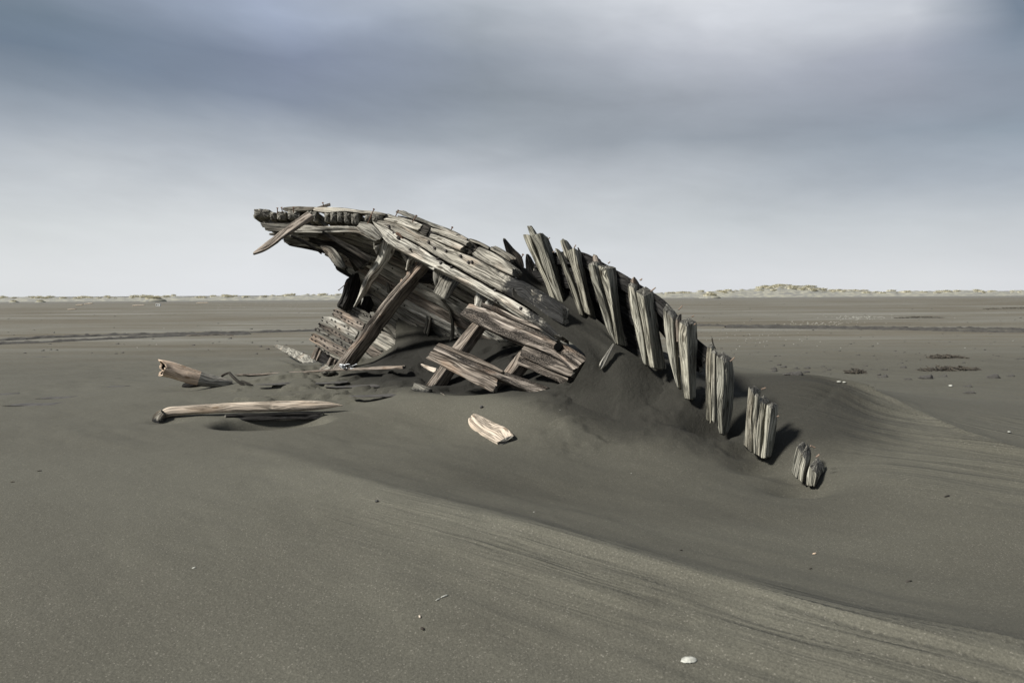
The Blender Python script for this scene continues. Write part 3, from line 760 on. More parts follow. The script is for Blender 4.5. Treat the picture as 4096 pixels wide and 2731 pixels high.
# --- inner planking of the far side, strake by strake
TX = [1030, 1200, 1400, 1500, 1640, 1850, 2060, 2260, 2400]; TY = [893, 900, 932, 962, 1018, 1125, 1255, 1400, 1500]
Lst = [1045, 1080, 1110, 1133, 1300, 1385, 1425, 1455, 1480, 1500, 1530, 1565, 1600]
hull_planks = []
STR = []
for k in range(13):
    xl = Lst[k]; xr = 2280-max(0, k-4)*28
    xs = np.linspace(xl, xr, 9)
    h0 = np.interp(xs, [1030, 1300, 1450, 1640, 2300], [17, 22, 30, 39, 40])
    y0 = np.interp(xs, TX, TY)+h0*k*1.0; y1 = y0+h0*(0.86+0.06*(k % 3))
    dep = np.interp(xs, [1030, 1500, 2060, 2280], [10.45, 10.35, 9.35, 8.9])+1.15*math.sin(min(k, 12)/12*math.pi/2)+(0.03, 0.0, 0.045, 0.015)[k % 4]
    lean = 1.15*(math.sin((k+1)/12*math.pi/2 if k < 12 else math.pi/2)-math.sin(k/12*math.pi/2))
    o = plank('hull_plank', 'N', np.stack([xs, y0], 1), np.stack([xs, y1], 1), list(dep), 0.06, ('pale', 'grey', 'pale', 'pale', 'brown', 'pale', 'grey')[k % 7], lean=lean,
              rag=0.10, groove=0.005, cracks=3, du=0.06, dv=0.02, maxu=80, warp=0.012, r=0.008,
              dust=lambda X, Y, v: np.clip((v[:, 2]*-1+1.02)/0.5, 0, 1)*0.45, **wk)
    hull_planks.append(o)
    bp = [(x, y) for x, y in zip(np.linspace(xl+25, xr-60, 16), np.interp(np.linspace(xl+25, xr-60, 16), xs, (y0+y1)/2)+(8 if k % 2 else -6))]
    if k < 12: stick_on(o, 'N', bp[::1], BOLT, 'bolt')

for k in range(0, 12, 2):
    xl = Lst[k]+35; xs = np.linspace(xl, 2270-max(0, k-4)*28, 8)
    h0 = np.interp(xs, [1030, 1300, 1450, 1640, 2300], [17, 22, 30, 39, 40]); y0 = np.interp(xs, TX, TY)+h0*(k+.2); y1 = y0+h0*2.3
    dep = np.interp(xs, [1030, 1500, 2060, 2280], [10.45, 10.35, 9.35, 8.9])+1.15*math.sin(k/12*math.pi/2)+0.13
    plank('outer_shade_plank', 'N', np.stack([xs, y0], 1), np.stack([xs, y1], 1), list(dep), 0.05, 'char_shade', lean=1.15*(math.sin((k+2)/12*math.pi/2)-math.sin(k/12*math.pi/2)), rag=0.12, du=0.09, dv=0.03, cracks=2, endmat=ED, **wk)  # black backing strakes, added so the gaps between planks go dark
# --- overhanging frame heads at the top left
def headpiece(x0, x1, y0, y1, sx=150, sy=110, dY=0.65, mat='rib', Y0=None, **kw):
    xm = 960+(x0+x1)/2*.34; Yb = Y0 if Y0 else np.interp(xm, [1010, 1500], [10.45, 9.85])
    q = NP('A', [(x0, y0), (x0+6, y1), (x1-6, y1+8), (x1, y0+4)])
    sh = NP('A', [(x0+sx, y0+sy), (x0+sx, y1+sy), (x1+sx, y1+sy), (x1+sx, y0+sy)])
    n = 5
    C = []
    for i in range(n):
        t = i/(n-1)
        pp = q*(1-t)+sh*t
        C.append(P(pp[:, 0], pp[:, 1], np.full(4, Yb+dY*t)))
    return loft('frame_head', np.array(C), W[mat], EG, wreck, rag=0.035, groove=0.007, cracks=3, crackd=0.018, r=0.015, dv=0.011, du=0.03, dome=0.03, **kw)
for a in [(160, 345, 222, 318), (345, 428, 258, 350), (425, 545, 250, 345), (555, 705, 244, 345), (780, 850, 242, 360), (848, 905, 246, 368), (985, 1060, 252, 372), (1058, 1138, 250, 380),
          (1136, 1216, 240, 374), (1218, 1302, 254, 386), (1298, 1400, 268, 400), (1460, 1542, 292, 372)]:
    headpiece(*a)
headpiece(1545, 1690, 268, 372, mat='dark')
headpiece(150, 330, 285, 335, sx=120, sy=80, Y0=10.5)
headpiece(330, 430, 330, 395, sx=130, sy=30, Y0=10.55, mat='brown')
headpiece(700, 780, 300, 380, sx=130, sy=60, mat='dark', Y0=10.4)
# rim cover boards
plank('cover_board', 'A', [(497, 202), (600, 194), (700, 190), (870, 198)], [(500, 240), (570, 262), (700, 250), (875, 236)], [10.3, 10.15], 0.35, 'grey', rag=0.06, **wk)
plank('cover_board', 'A', [(860, 200), (1080, 203), (1240, 212), (1400, 236), (1560, 248), (1700, 276)], [(850, 238), (1000, 268), (1240, 258), (1400, 272), (1560, 292), (1700, 300)], [10.15, 9.8], 0.38, 'pale', rag=0.05, **wk)
plank('splinter_board', 'A', [(890, 205), (980, 175), (1060, 150)], [(905, 225), (1000, 210), (1070, 185)], [10.45, 10.6], 0.05, 'drift', **wk)
# stringers seen from below
plank('stringer', 'A', [(235, 397), (320, 393), (620, 393), (760, 400)], [(280, 430), (300, 478), (620, 505), (760, 500)], [10.38, 10.2], 0.10, 'grey', rag=0.10, cracks=6, **wk)
plank('stringer', 'A', [(620, 398), (900, 425), (1150, 418), (1400, 432), (1560, 520)], [(620, 500), (900, 505), (1150, 498), (1400, 515), (1580, 620)], [10.22, 9.95], 0.10, 'pale', rag=0.05, cracks=6, **wk)
plank('stringer', 'A', [(350, 505), (620, 498), (900, 515)], [(355, 535), (560, 545), (880, 555)], [10.5, 10.3], 0.06, 'pale', rag=0.08, **wk)
plank('hull_plank', 'A', [(512, 570), (700, 545), (960, 575), (1200, 640), (1420, 740)], [(520, 605), (640, 655), (860, 668), (1080, 690), (1250, 812)], [10.75, 10.9], 0.05, 'pale', rag=0.08, cracks=5, **wk)
plank('hull_plank', 'A', [(800, 540), (1000, 590), (1200, 640), (1400, 720), (1560, 830)], [(800, 600), (960, 665), (1150, 730), (1300, 840), (1430, 960)], [10.55, 10.6], 0.08, 'dark', rag=0.10, cracks=5, warp=0.03, **wk)
plank('hull_plank', 'A', [(980, 480), (1200, 600), (1400, 700), (1560, 800)], [(965, 500), (1160, 640), (1350, 760), (1520, 850)], [10.0, 10.0], 0.05, 'dark', **wk)
# boards hanging under the overhang
plank('hanging_board', 'A', [(600, 520), (760, 590), (900, 680), (966, 742)], [(590, 545), (790, 650), (900, 712), (955, 760)], [10.15, 10.3], 0.04, 'dark', rag=0.03, **wk)
plank('hanging_board', 'A', [(940, 640), (1075, 672), (1170, 770), (1232, 900)], [(935, 670), (1065, 830), (1130, 895), (1200, 930)], [10.3, 10.15], 0.07, 'grey', rag=0.03, **wk)
# loose spar jammed through the frame heads
prism('jammed_spar', 'A', [(140, 735), (260, 640), (380, 555), (560, 420), (700, 325), (800, 250)], [(150, 750), (280, 700), (420, 620), (600, 490), (740, 380), (850, 300)], [(172, 765), (300, 718), (470, 620), (640, 520), (770, 425), (880, 350)],
      [9.55, 9.9], 'brown', k=1.4, rag=0.04, cracks=7, crackd=0.02, warp=0.02, groove=0.010, endmat=EG, **wk)
# iron spikes standing out of the top
for (f, a, b, Y) in [('A', (440, 262), (440, 212), 10.3), ('A', (496, 250), (489, 206), 10.2), ('A', (628, 250), (628, 202), 10.0), ('A', (982, 188), (974, 150), 10.4), ('B', (228, 348), (283, 222), 9.6), ('B', (748, 355), (783, 300), 9.5),
                     ('B', (545, 290), (570, 240), 9.75), ('B', (1192, 462), (1203, 440), 9.2), ('E', (375, 495), (388, 465), 9.1), ('C', (645, 232), (570, 298), 11.0)]:
    pa, pb = NP(f, [a, b]); rod('spike', NAIL, P(pa[0], pa[1], Y), P(pb[0], pb[1], Y-0.04), wreck, 0.13)

# --- stem post, charred
prism('stem_post', 'A', [(1255, 1025), (1225, 1120), (1195, 1240), (1140, 1340), (1122, 1400)], [(1330, 1010), (1300, 1120), (1270, 1240), (1220, 1340), (1190, 1400)], [(1440, 935), (1410, 1090), (1395, 1250), (1340, 1400), (1320, 1450)], [11.0, 11.1], 'char_shade', k=.8, rag=0.12, cracks=8, crackd=0.05, groove=0.02, endmat=ED, **wk)
prism('stem_post', 'A', [(1340, 955), (1320, 1050), (1300, 1200), (1290, 1380)], [(1390, 960), (1370, 1100), (1350, 1250), (1330, 1400)], [(1445, 940), (1450, 1100), (1440, 1250), (1420, 1400)], [11.25, 11.3], 'dark', rag=0.05, cracks=6, groove=0.015, endmat=ED, **wk)
plank('stem_knee', 'A', [(1270, 810), (1320, 900), (1345, 960)], [(1430, 850), (1470, 920), (1440, 970)], [10.85, 11.1], 0.12, 'dark', rag=0.06, **wk)
prism('stem_post', 'C', [(880, 350), (850, 430), (800, 540)], [(930, 360), (890, 450), (850, 560)], [(1000, 380), (980, 470), (940, 570)], [11.25, 11.2], 'char_shade', rag=0.05, cracks=6, endmat=ED, **wk)
plank('stem_plank', 'C', [(860, 30), (990, 30)], [(860, 520), (990, 560)], [11.5, 11.5], 0.08, 'dark', **wk)

# --- low panel of bolted planks on the left
PN = [
 ([(575, 488), (640, 492), (700, 466), (850, 530), (950, 585)], [(600, 518), (740, 600), (880, 692), (965, 700)], 'grey'),
 ([(520, 505), (600, 530), (760, 612), (890, 695)], [(482, 588), (600, 650), (720, 720), (840, 785)], 'brown'),
 ([(385, 605), (480, 603), (640, 682), (800, 775)], [(358, 668), (480, 728), (640, 820), (760, 885)], 'pale'),
 ([(330, 685), (480, 743), (620, 828), (740, 895)], [(335, 725), (450, 788), (600, 872), (720, 935)], 'brown'),
 ([(300, 730), (450, 797), (600, 882), (720, 943)], [(285, 775), (420, 850), (560, 930), (670, 1000)], 'grey'),
 ([(270, 800), (420, 860), (560, 938), (680, 1005)], [(215, 880), (300, 930), (450, 1012), (620, 1090)], 'brown'),
 ([(300, 945), (450, 1022), (600, 1098)], [(300, 965), (430, 1052), (580, 1122)], 'grey'),
 ([(1110, 690), (1230, 780), (1305, 868)], [(1080, 745), (1180, 812), (1268, 902)], 'grey'),
 ([(1060, 770), (1180, 825), (1272, 912)], [(1020, 845), (1150, 925), (1242, 970)], 'pale'),
 ([(1000, 850), (1130, 930), (1238, 975)], [(950, 930), (1080, 1000), (1152, 1060)], 'pale'),
 ([(930, 930), (1060, 1008), (1147, 1065)], [(870, 1020), (980, 1082), (1062, 1132)], 'brown'),
 ([(860, 1020), (970, 1090), (1052, 1137)], [(790, 1100), (880, 1152), (925, 1172)], 'grey')]
for i, (tp, bt, m_) in enumerate(PN):
    Yp = [11.3, 11.1] if i < 7 else [11.08, 10.95]
    o = plank('panel_plank', 'C', tp, bt, Yp, 0.05, m_, rag=0.05, cracks=3, dust=(lambda X, Y, v: np.full(X.shape, 0.06)) if i < 7 else dust_low(1330, 1450, 0.35), **wk)
    pt = resample(np.array(tp, float), 9); pb_ = resample(np.array(bt, float), 9)
    bp = []
    for j in range(0, 9):
        bp.append(tuple(pt[j]*0.72+pb_[j]*0.28)); 
        if i < 7: bp.append(tuple(pt[j]*0.25+pb_[j]*0.75+np.array([14, 5])))
    stick_on(o, 'C', bp if i < 7 else bp[::3], BOLT, 'bolt', sc=1.0)
for a, b, c in [([(300, 960), (270, 1020), (235, 1100)], [(330, 970), (305, 1030), (280, 1110)], [(350, 985), (335, 1045), (310, 1120)]), ([(350, 990), (320, 1050), (290, 1120)], [(370, 1000), (345, 1060), (315, 1130)], [(385, 1010), (365, 1070), (340, 1140)]),
                ([(470, 1075), (440, 1130), (410, 1190)], [(500, 1085), (470, 1140), (450, 1200)], [(520, 1100), (500, 1150), (480, 1210)]), ([(520, 1100), (500, 1150), (470, 1210)], [(545, 1110), (520, 1165), (500, 1220)], [(560, 1120), (540, 1175), (520, 1225)])]:
    prism('short_post', 'C', a, b, c, [11.15, 11.1], 'brown', rag=0.03, **wk)
plank('gap_shade_board', 'C', [(340, 980), (520, 1090)], [(300, 1120), (470, 1220)], [11.45, 11.35], 0.05, 'char_shade', **wk)  # black board painting the shade of the gap behind the posts
plank('pointed_plank', 'G', [(1258, 90), (1330, 98), (1400, 115), (1540, 170), (1700, 250), (1800, 305)], [(1258, 104), (1310, 135), (1380, 175), (1500, 245), (1620, 312), (1700, 345)], [G(1095, 1415)[1]-.9, G(1320, 1480)[1]-.35], 0.11, 'grey', rag=0.02, r=0.012, **wk)
# standing ladder of curved inner frames over the planking
for f_, l, r_, Y in [('C', [(1560, 205), (1610, 330), (1600, 480), (1590, 640), (1562, 790)], [(1590, 215), (1640, 340), (1632, 480), (1622, 650), (1590, 825)], 10.75),
                 ('C', [(1600, 330), (1640, 470), (1640, 620), (1600, 790)], [(1625, 330), (1668, 470), (1668, 640), (1625, 848)], 10.7),
                 ('C', [(1105, 55), (1130, 200), (1140, 340)], [(1150, 70), (1170, 200), (1185, 330)], 10.9),
                 ('C', [(1570, 210), (1700, 390), (1830, 560)], [(1610, 205), (1740, 370), (1845, 530)], 10.5),
                 ('C', [(1765, 400), (1860, 540), (1890, 700), (1880, 830), (1862, 938)], [(1830, 400), (1900, 560), (1925, 700), (1925, 830), (1895, 920)], 10.35),
                 ('B', [(560, 700), (660, 870), (700, 930)], [(610, 700), (700, 820), (760, 900)], 10.2),
                 ('B', [(480, 740), (600, 820), (690, 900)], [(520, 700), (640, 770), (720, 860)], 10.3)]:
    plank('curved_frame', f_, l, r_, [Y, Y], 0.12, 'grey', rag=0.03, cracks=4, r=0.02, **wk)
# splinters at the foot of the planking
for a, b in [([(860, 640), (960, 700), (1070, 785)], [(850, 700), (960, 745), (1040, 770)]), ([(1130, 700), (1190, 740), (1225, 790)], [(1120, 715), (1180, 765), (1215, 795)]), ([(1200, 740), (1240, 770), (1262, 805)], [(1190, 750), (1230, 785), (1255, 808)]), ([(900, 610), (1060, 690), (1150, 782)], [(890, 650), (1020, 700), (1130, 780)])]:
    plank('splinter_board', 'D', a, b, [9.5, 9.3], 0.03, 'pale', rag=0.04, **wk)

# --- clamp planks with their bolts (the long pale diagonal)
o = plank('clamp_plank', 'B', [(255, 355), (480, 478), (660, 580), (830, 668), (1010, 788), (1180, 888), (1500, 1060), (1800, 1230), (2100, 1400), (2400, 1570), (2600, 1700)],
          [(300, 430), (430, 620), (560, 690), (700, 760), (980, 900), (1250, 1030), (1530, 1170), (1750, 1290), (1990, 1440), (2220, 1580), (2400, 1700)], CLYo(0), 0.13, 'pale', n=14,
          rag=0.05, cracks=11, crackd=0.03, groove=0.008, dv=0.010, du=0.03, maxu=160, dust=lambda X, Y, v: np.clip((X-1930)/220, 0, 1)*0.62, **wk)
stick_on(o, 'B', [(385, 478), (705, 695), (825, 757), (833, 655), (1062, 850), (1060, 762), (1195, 912), (1708, 1190), (1710, 1290), (2010, 1390), (2160, 1420), (990, 675), (530, 490)], BOLT, 'bolt', sc=1.5)
stick_on(o, 'B', [(588, 552), (1212, 828)], WASH, 'washer'); stick_on(o, 'B', [(585, 548), (1210, 825)], NUT, 'nut', off=0.012)
o = plank('clamp_plank', 'B', [(250, 348), (380, 368), (600, 420), (720, 475), (830, 545), (1000, 600), (1180, 690), (1450, 800), (1700, 930), (1950, 1060), (2200, 1200), (2500, 1400)],
          [(265, 362), (490, 474), (665, 573), (835, 661), (1015, 781), (1187, 880), (1500, 1051), (1800, 1221), (2050, 1352), (2350, 1520), (2500, 1600)], CLYo(0.03), 0.13, 'pale', n=14,
          rag=0.04, cracks=9, crackd=0.03, groove=0.008, dv=0.010, du=0.03, maxu=160, dust=lambda X, Y, v: np.clip((X-1830)/220, 0, 1)*0.62, **wk)
stick_on(o, 'B', [(465, 430), (935, 615), (990, 680), (1305, 775), (1395, 845), (1435, 840), (1130, 715)], BOLT, 'bolt', sc=1.6)
plank('backing_plank', 'B', [(330, 380), (830, 560), (1180, 720), (1700, 960), (2200, 1260)], [(420, 560), (700, 720), (1200, 960), (1700, 1230), (2200, 1540)], CLYo(0.2), 0.08, 'dark', dust=lambda X, Y, v: np.clip((X-1830)/220, 0, 1)*0.62, **wk)
# blocks above the clamps
BL = [([(440, 268), (560, 310), (700, 340), (860, 402)], [(378, 350), (500, 378), (640, 425), (790, 472)], 'pale', .12),
      ([(800, 390), (870, 400), (940, 440)], [(770, 480), (860, 540), (910, 550)], 'dark', .16),
      ([(945, 440), (1130, 490), (1300, 560), (1395, 605)], [(945, 487), (1100, 545), (1250, 602), (1362, 655)], 'pale', .04),
      ([(950, 505), (1100, 551), (1250, 610), (1350, 655)], [(925, 548), (1050, 602), (1180, 657), (1285, 695)], 'pale', .02),
      ([(1410, 645), (1470, 640), (1500, 670)], [(1320, 700), (1370, 745), (1430, 750)], 'dark', .16),
      ([(1510, 660), (1640, 718), (1790, 800), (1920, 910)], [(1422, 752), (1560, 842), (1700, 912), (1900, 1003)], 'pale', .03)]
for tp, bt, m_, off in BL:
    plank('filling_block', 'B', tp, bt, CLYo(off), 0.22, m_, rag=0.07 if m_ == 'dark' else 0.03, cracks=5, groove=0.010 if m_ == 'dark' else 0.006, r=0.02,
          endmat=ED if m_ == 'dark' else EG, dust=lambda X, Y, v: np.clip((X-1900)/150, 0, 1)*0.3, **wk)
plank('filling_block', 'B', [(380, 320), (700, 380), (930, 460), (1200, 550), (1500, 690), (1700, 800)], [(380, 380), (700, 480), (930, 600), (1200, 700), (1500, 830), (1700, 940)], CLYo(0.18), 0.1, 'char_shade', **wk)
for tp, bt in [([(525, 245), (560, 237), (620, 265), (700, 290)], [(530, 272), (600, 290), (640, 310), (700, 325)]), ([(610, 262), (740, 298), (850, 340), (1000, 398), (1130, 440), (1260, 500), (1375, 560)], [(610, 300), (740, 345), (850, 382), (950, 425), (1080, 482), (1240, 547), (1355, 580)]),
               ([(1380, 565), (1480, 590), (1600, 650), (1640, 680)], [(1370, 600), (1500, 635), (1600, 690), (1630, 705)]), ([(1630, 665), (1700, 700), (1850, 780), (1880, 820)], [(1640, 705), (1720, 745), (1870, 838), (1890, 850)])]:
    plank('rim_board', 'B', tp, bt, CLYo(.28), 0.14, 'grey', rag=0.06, cracks=4, r=0.01, **wk)
plank('rim_board', 'B', [(560, 300), (860, 380), (1100, 470), (1400, 600), (1700, 730), (1850, 810)], [(560, 330), (860, 440), (1100, 540), (1400, 660), (1700, 790), (1850, 880)], CLYo(.42), 0.1, 'dark', **wk)
# worn knee at the left end of the clamps
plank('knee', 'B', [(118, 368), (260, 400), (330, 470), (400, 545)], [(57, 438), (130, 500), (230, 560), (300, 600)], [9.8, 9.75], 0.14, 'pale', rag=0.03, r=0.008, cracks=5, **wk)
plank('knee', 'B', [(240, 440), (265, 560), (280, 680), (305, 760)], [(300, 520), (300, 620), (320, 700), (318, 745)], [9.82, 9.95], 0.10, 'pale', rag=0.02, r=0.02, **wk)
plank('knee', 'B', [(290, 520), (400, 560)], [(300, 700), (345, 660)], [9.86, 9.9], 0.12, 'pale', rag=0.02, r=0.008, **wk)
# curved pale knees below the clamps
plank('knee', 'B', [(705, 760), (668, 850), (660, 950)], [(790, 790), (760, 850), (690, 920)], [9.72, 9.8], 0.10, 'pale', r=0.02, rag=0.01, **wk)
plank('knee', 'B', [(985, 905), (972, 1020), (1000, 1138)], [(1085, 940), (1100, 1010), (1040, 1120)], [9.35, 9.4], 0.12, 'pale', r=0.02, rag=0.01, **wk)
plank('lodging_piece', 'B', [(840, 830), (990, 895)], [(870, 880), (985, 950)], [9.5, 9.2], 0.10, 'pale', **wk)
plank('lodging_piece', 'B', [(820, 900), (1000, 960)], [(800, 1090), (960, 1070)], [9.9, 9.8], 0.2, 'char_shade', **wk)
plank('lodging_piece', 'B', [(1200, 985), (1360, 1070), (1530, 1165)], [(1230, 1050), (1340, 1120), (1490, 1190)], CLYo(0.12), 0.12, 'pale', rag=0.03, **wk)
plank('lodging_piece', 'D', [(840, 192), (920, 215), (1010, 270)], [(850, 220), (930, 250), (1000, 292)], CLYo(0.10), 0.10, 'drift', rag=0.02, **wk)
plank('lodging_piece', 'D', [(1010, 285), (1180, 360), (1385, 470)], [(1060, 345), (1200, 420), (1335, 508)], CLYo(0.14), 0.10, 'pale', rag=0.02, **wk)
plank('lodging_piece', 'D', [(1370, 470), (1530, 560)], [(1380, 540), (1520, 600)], CLYo(0.16), 0.12, 'brown', rag=0.02, **wk)

# --- the props
prism('prop_beam', 'C', [(1500, -40), (1470, 0), (1190, 300), (1000, 560), (800, 830), (600, 1060), (455, 1250)], [(1590, -20), (1545, 30), (1295, 290), (1100, 545), (900, 820), (700, 1080), (580, 1260)], [(1680, 10), (1640, 60), (1455, 290), (1275, 520), (1080, 790), (900, 1010), (720, 1240)],
      [9.65, 10.6], 'brown', rag=0.03, cracks=8, crackd=0.03, groove=0.008, warp=0.02, r=0.02, du=0.03, dv=0.010, dust=dust_low(1380, 1500, 0.4), **wk)
pb = bpy.data.objects['prop_beam']
stick_on(pb, 'B', [(770, 855), (670, 982), (602, 1070), (855, 940), (355, 1480)], prim('dowel_end', [(0.024, -0.01), (0.024, 0.003)], PEG, 12), 'dowel_end')
prism('prop_beam', 'A', [(1690, 560), (1650, 640), (1580, 850), (1450, 1060), (1395, 1230), (1330, 1375)], [(1750, 600), (1720, 660), (1650, 850), (1520, 1020), (1440, 1180), (1345, 1365)], [(1840, 690), (1815, 750), (1715, 900), (1595, 1075), (1485, 1215), (1368, 1370)],
      [9.75, 10.6], 'pale', rag=0.04, cracks=7, crackd=0.02, groove=0.006, warp=0.004, **wk)
prism('stub_beam', 'B', [(1110, 940), (1045, 1060), (975, 1195)], [(1225, 1040), (1165, 1150), (1108, 1280)], [(1290, 1095), (1225, 1190), (1160, 1290)], [9.35, 8.95], 'grey', rag=0.02, cracks=5, r=0.015, **wk)
stick_on(bpy.data.objects['stub_beam'], 'B', [(1195, 1130)], NUT, 'nut')

def disc_hole(o, fr, p, r_):  # flat black disc on the plank, painting the dark inside of a hole
    me = prim('bolt_hole_disc', [(r_*1.0, -0.03), (r_*1.0, 0.0), (r_*0.1, 0.0002)], plain_mat('hole_shade_black', (0.003, 0.003, 0.003), 1.0, (0.002, 0.002, 0.002), 5, 0, 0), 14)
    me.materials[0].node_tree.nodes['Principled BSDF'].inputs['Specular IOR Level'].default_value = 0.0
    q = NP(fr, [p])[0]; c = link('bolt_hole_disc', me, o); c.rotation_mode = 'QUATERNION'; c.rotation_quaternion = mathutils.Vector(o_nrm[o.name]).to_track_quat('Z', 'Y'); c.location = P(q[0], q[1], float(UY(q[0], q[1]))-0.014)
# --- crossed beams in the middle
UY = lambda x, y: np.interp(x, [1830, 2350], [8.75, 7.62]); VY = lambda x, y: np.interp(x, [1690, 2190], [8.45, 7.75])
UY = lambda x, y: np.interp(x, [1830, 2350], [8.75, 7.62])
d_u = lambda X, Y, v: np.clip((X-2050)/300, 0, 1)*0.27+0.04
plank('deck_plank', 'D', [(842, 320), (1000, 368), (1300, 508), (1530, 580), (1700, 660), (1830, 750)], [(820, 348), (1000, 432), (1300, 560), (1500, 640), (1700, 720), (1810, 790)], lambda x, y: UY(x, y)+.03, 0.14, 'scaly', rag=0.04, cracks=5, r=0.008, dust=d_u, **wk)
hole_n = NP('D', [(1738, 845)])[0]
plank('deck_plank', 'D', [(700, 335), (850, 380), (1100, 480), (1400, 610), (1700, 750), (1960, 885), (2095, 975)], [(592, 462), (780, 568), (1000, 675), (1300, 800), (1560, 890), (1750, 990), (1900, 1120)], UY, 0.17, 'scaly', rag=0.03, ragf=10, cracks=13, crackd=0.035, r=0.015, groove=0.008, du=0.02, dv=0.008, maxu=200, nwmax=64, dust=d_u, **wk)
disc_hole(bpy.data.objects['deck_plank.001'], 'D', (1738, 842), 0.052)
for tp, bt in [([(1350, 803), (1560, 888), (1800, 980), (2005, 1050)], [(1290, 945), (1490, 1035), (1720, 1135), (1890, 1195)]), ([(1286, 955), (1480, 1045), (1710, 1145), (1875, 1205)], [(1240, 1048), (1400, 1105), (1640, 1215), (1800, 1292)])]:
    plank('deck_plank', 'D', tp, bt, lambda x, y: UY(x, y)-.02, 0.13, 'scaly', rag=0.04, ragf=14, cracks=9, crackd=0.028, r=0.012, groove=0.008, dv=0.009, dust=lambda X, Y, v: np.full(X.shape, 0.16), **wk)
plank('deck_plank', 'D', [(337, 790), (500, 848), (800, 968), (1100, 1125)], [(297, 822), (480, 895), (780, 1022), (1070, 1142)], lambda x, y: VY(x, y)+.03, 0.13, 'brown', rag=0.02, cracks=5, r=0.008, dust=lambda X, Y, v: np.full(X.shape, 0.04), **wk)
plank('deck_plank', 'D', [(297, 828), (480, 902), (780, 1028), (1060, 1148), (1400, 1262), (1620, 1345)], [(250, 880), (450, 958), (760, 1090), (1000, 1190), (1200, 1280), (1480, 1398)], VY, 0.13, 'scaly', rag=0.03, cracks=6, r=0.02, dust=lambda X, Y, v: np.full(X.shape, 0.14), **wk)
plank('deck_plank', 'D', [(247, 885), (440, 964), (740, 1096), (1045, 1240)], [(178, 975), (350, 1062), (600, 1190), (800, 1300), (965, 1382)], lambda x, y: VY(x, y)-.02, 0.14, 'brown', rag=0.05, cracks=9, crackd=0.03, r=0.008, groove=0.008, **wk)
plank('deck_plank', 'D', [(1115, 1128), (1400, 1230), (1650, 1325)], [(1090, 1160), (1350, 1255), (1600, 1345)], lambda x, y: VY(x, y)+.04, 0.12, 'scaly', rag=0.03, dust=lambda X, Y, v: np.full(X.shape, 0.2), **wk)
prism('deck_beam', 'D', [(870, 400), (740, 540), (490, 842), (330, 1085), (165, 1312), (120, 1380)], [(950, 440), (815, 585), (600, 878), (415, 1115), (237, 1368), (190, 1430)], [(1050, 480), (915, 620), (735, 880), (525, 1165), (370, 1400), (320, 1470)], [9.05, 8.85], 'brown', rag=0.03, cracks=6, r=0.02, groove=0.007, **wk)
prism('deck_beam', 'D', [(1340, 820), (1200, 990), (1110, 1115), (930, 1380), (860, 1460)], [(1400, 870), (1290, 1040), (1200, 1160), (985, 1400), (920, 1480)], [(1500, 940), (1400, 1110), (1300, 1220), (1060, 1450), (1000, 1530)], [8.35, 8.35], 'brown', rag=0.03, cracks=6, r=0.02, **wk)
plank('pale_post', 'D', [(785, 180), (780, 270), (758, 365)], [(900, 250), (870, 290), (830, 370)], [9.1, 8.95], 0.14, 'pale', r=0.02, rag=0.01, **wk)
plank('pale_post', 'D', [(930, 255), (895, 300), (865, 350)], [(1010, 290), (985, 340), (955, 400)], [8.95, 8.9], 0.12, 'pale', r=0.02, rag=0.01, **wk)
plank('short_board', 'D', [(45, 1262), (140, 1300), (232, 1340)], [(-5, 1345), (90, 1385), (200, 1420)], [8.6, 8.5], 0.10, 'grey', r=0.02, **wk)

# --- the frames on the right, one timber after another
def rib(fr, e1, e2, e3, Y, e4=None, **kw):
    k = dict(rag=0.018, ragf=9.0, cracks=4, crackd=0.035, groove=0.006, r=0.009, warp=0.008, du=0.028, dv=0.011, dome=0.02, maxu=90, k=0.42)
    k.update(kw)
    return prism('frame_timber', fr, e1, e2, e3, Y, k.pop('mat', 'rib'), wreck, e4=e4, **k)
ribs = []
rib('E', [(145, 290), (200, 475), (280, 680), (335, 800)], [(152, 280), (215, 480), (295, 680), (350, 800)], [(188, 280), (275, 385), (370, 480), (408, 590)], [9.0, 8.95], mat='dark', rag=0.07)
rib('E', [(420, 455), (412, 560), (420, 700)], [(440, 450), (500, 560), (560, 700)], [(485, 490), (560, 640), (620, 760)], [9.2, 9.2], mat='char_shade')
rib('E', [(428, 125), (500, 320), (600, 520)], [(490, 130), (560, 310), (650, 500)], [(535, 190), (600, 320), (690, 500)], [8.95, 8.8])
rib('E', [(385, 222), (440, 370), (540, 590), (640, 790), (715, 990)], [(475, 225), (520, 400), (610, 620), (700, 810), (780, 1020)], [(510, 280), (560, 410), (650, 620), (740, 820), (810, 1030)], [8.8, 8.6])
ribs.append(rib('E', [(478, 245), (560, 450), (650, 680), (780, 1010)], [(610, 195), (660, 420), (740, 640), (860, 1030)], [(690, 270), (770, 470), (850, 650), (940, 1040)], [8.72, 8.55]))
rib('E', [(808, 278), (840, 380), (890, 540)], [(870, 270), (910, 380), (960, 540)], [(935, 335), (985, 420), (1030, 560)], [8.5, 8.45], rag=0.06)
rib('E', [(758, 385), (850, 620), (950, 900), (1050, 1170)], [(805, 395), (900, 620), (1000, 870), (1095, 1180)], [(845, 440), (930, 630), (1040, 880), (1130, 1190)], [8.38, 8.15])
ribs.append(rib('E', [(888, 425), (940, 570), (1010, 800), (1110, 1150)], [(985, 375), (1030, 560), (1090, 800), (1185, 1180)], [(1090, 450), (1130, 640), (1170, 850), (1270, 1240)], [8.35, 8.1]))
rib('E', [(1020, 375), (1060, 520), (1090, 640)], [(1035, 375), (1085, 520), (1110, 640)], [(1060, 410), (1120, 530), (1140, 650)], [8.55, 8.5], mat='dark')
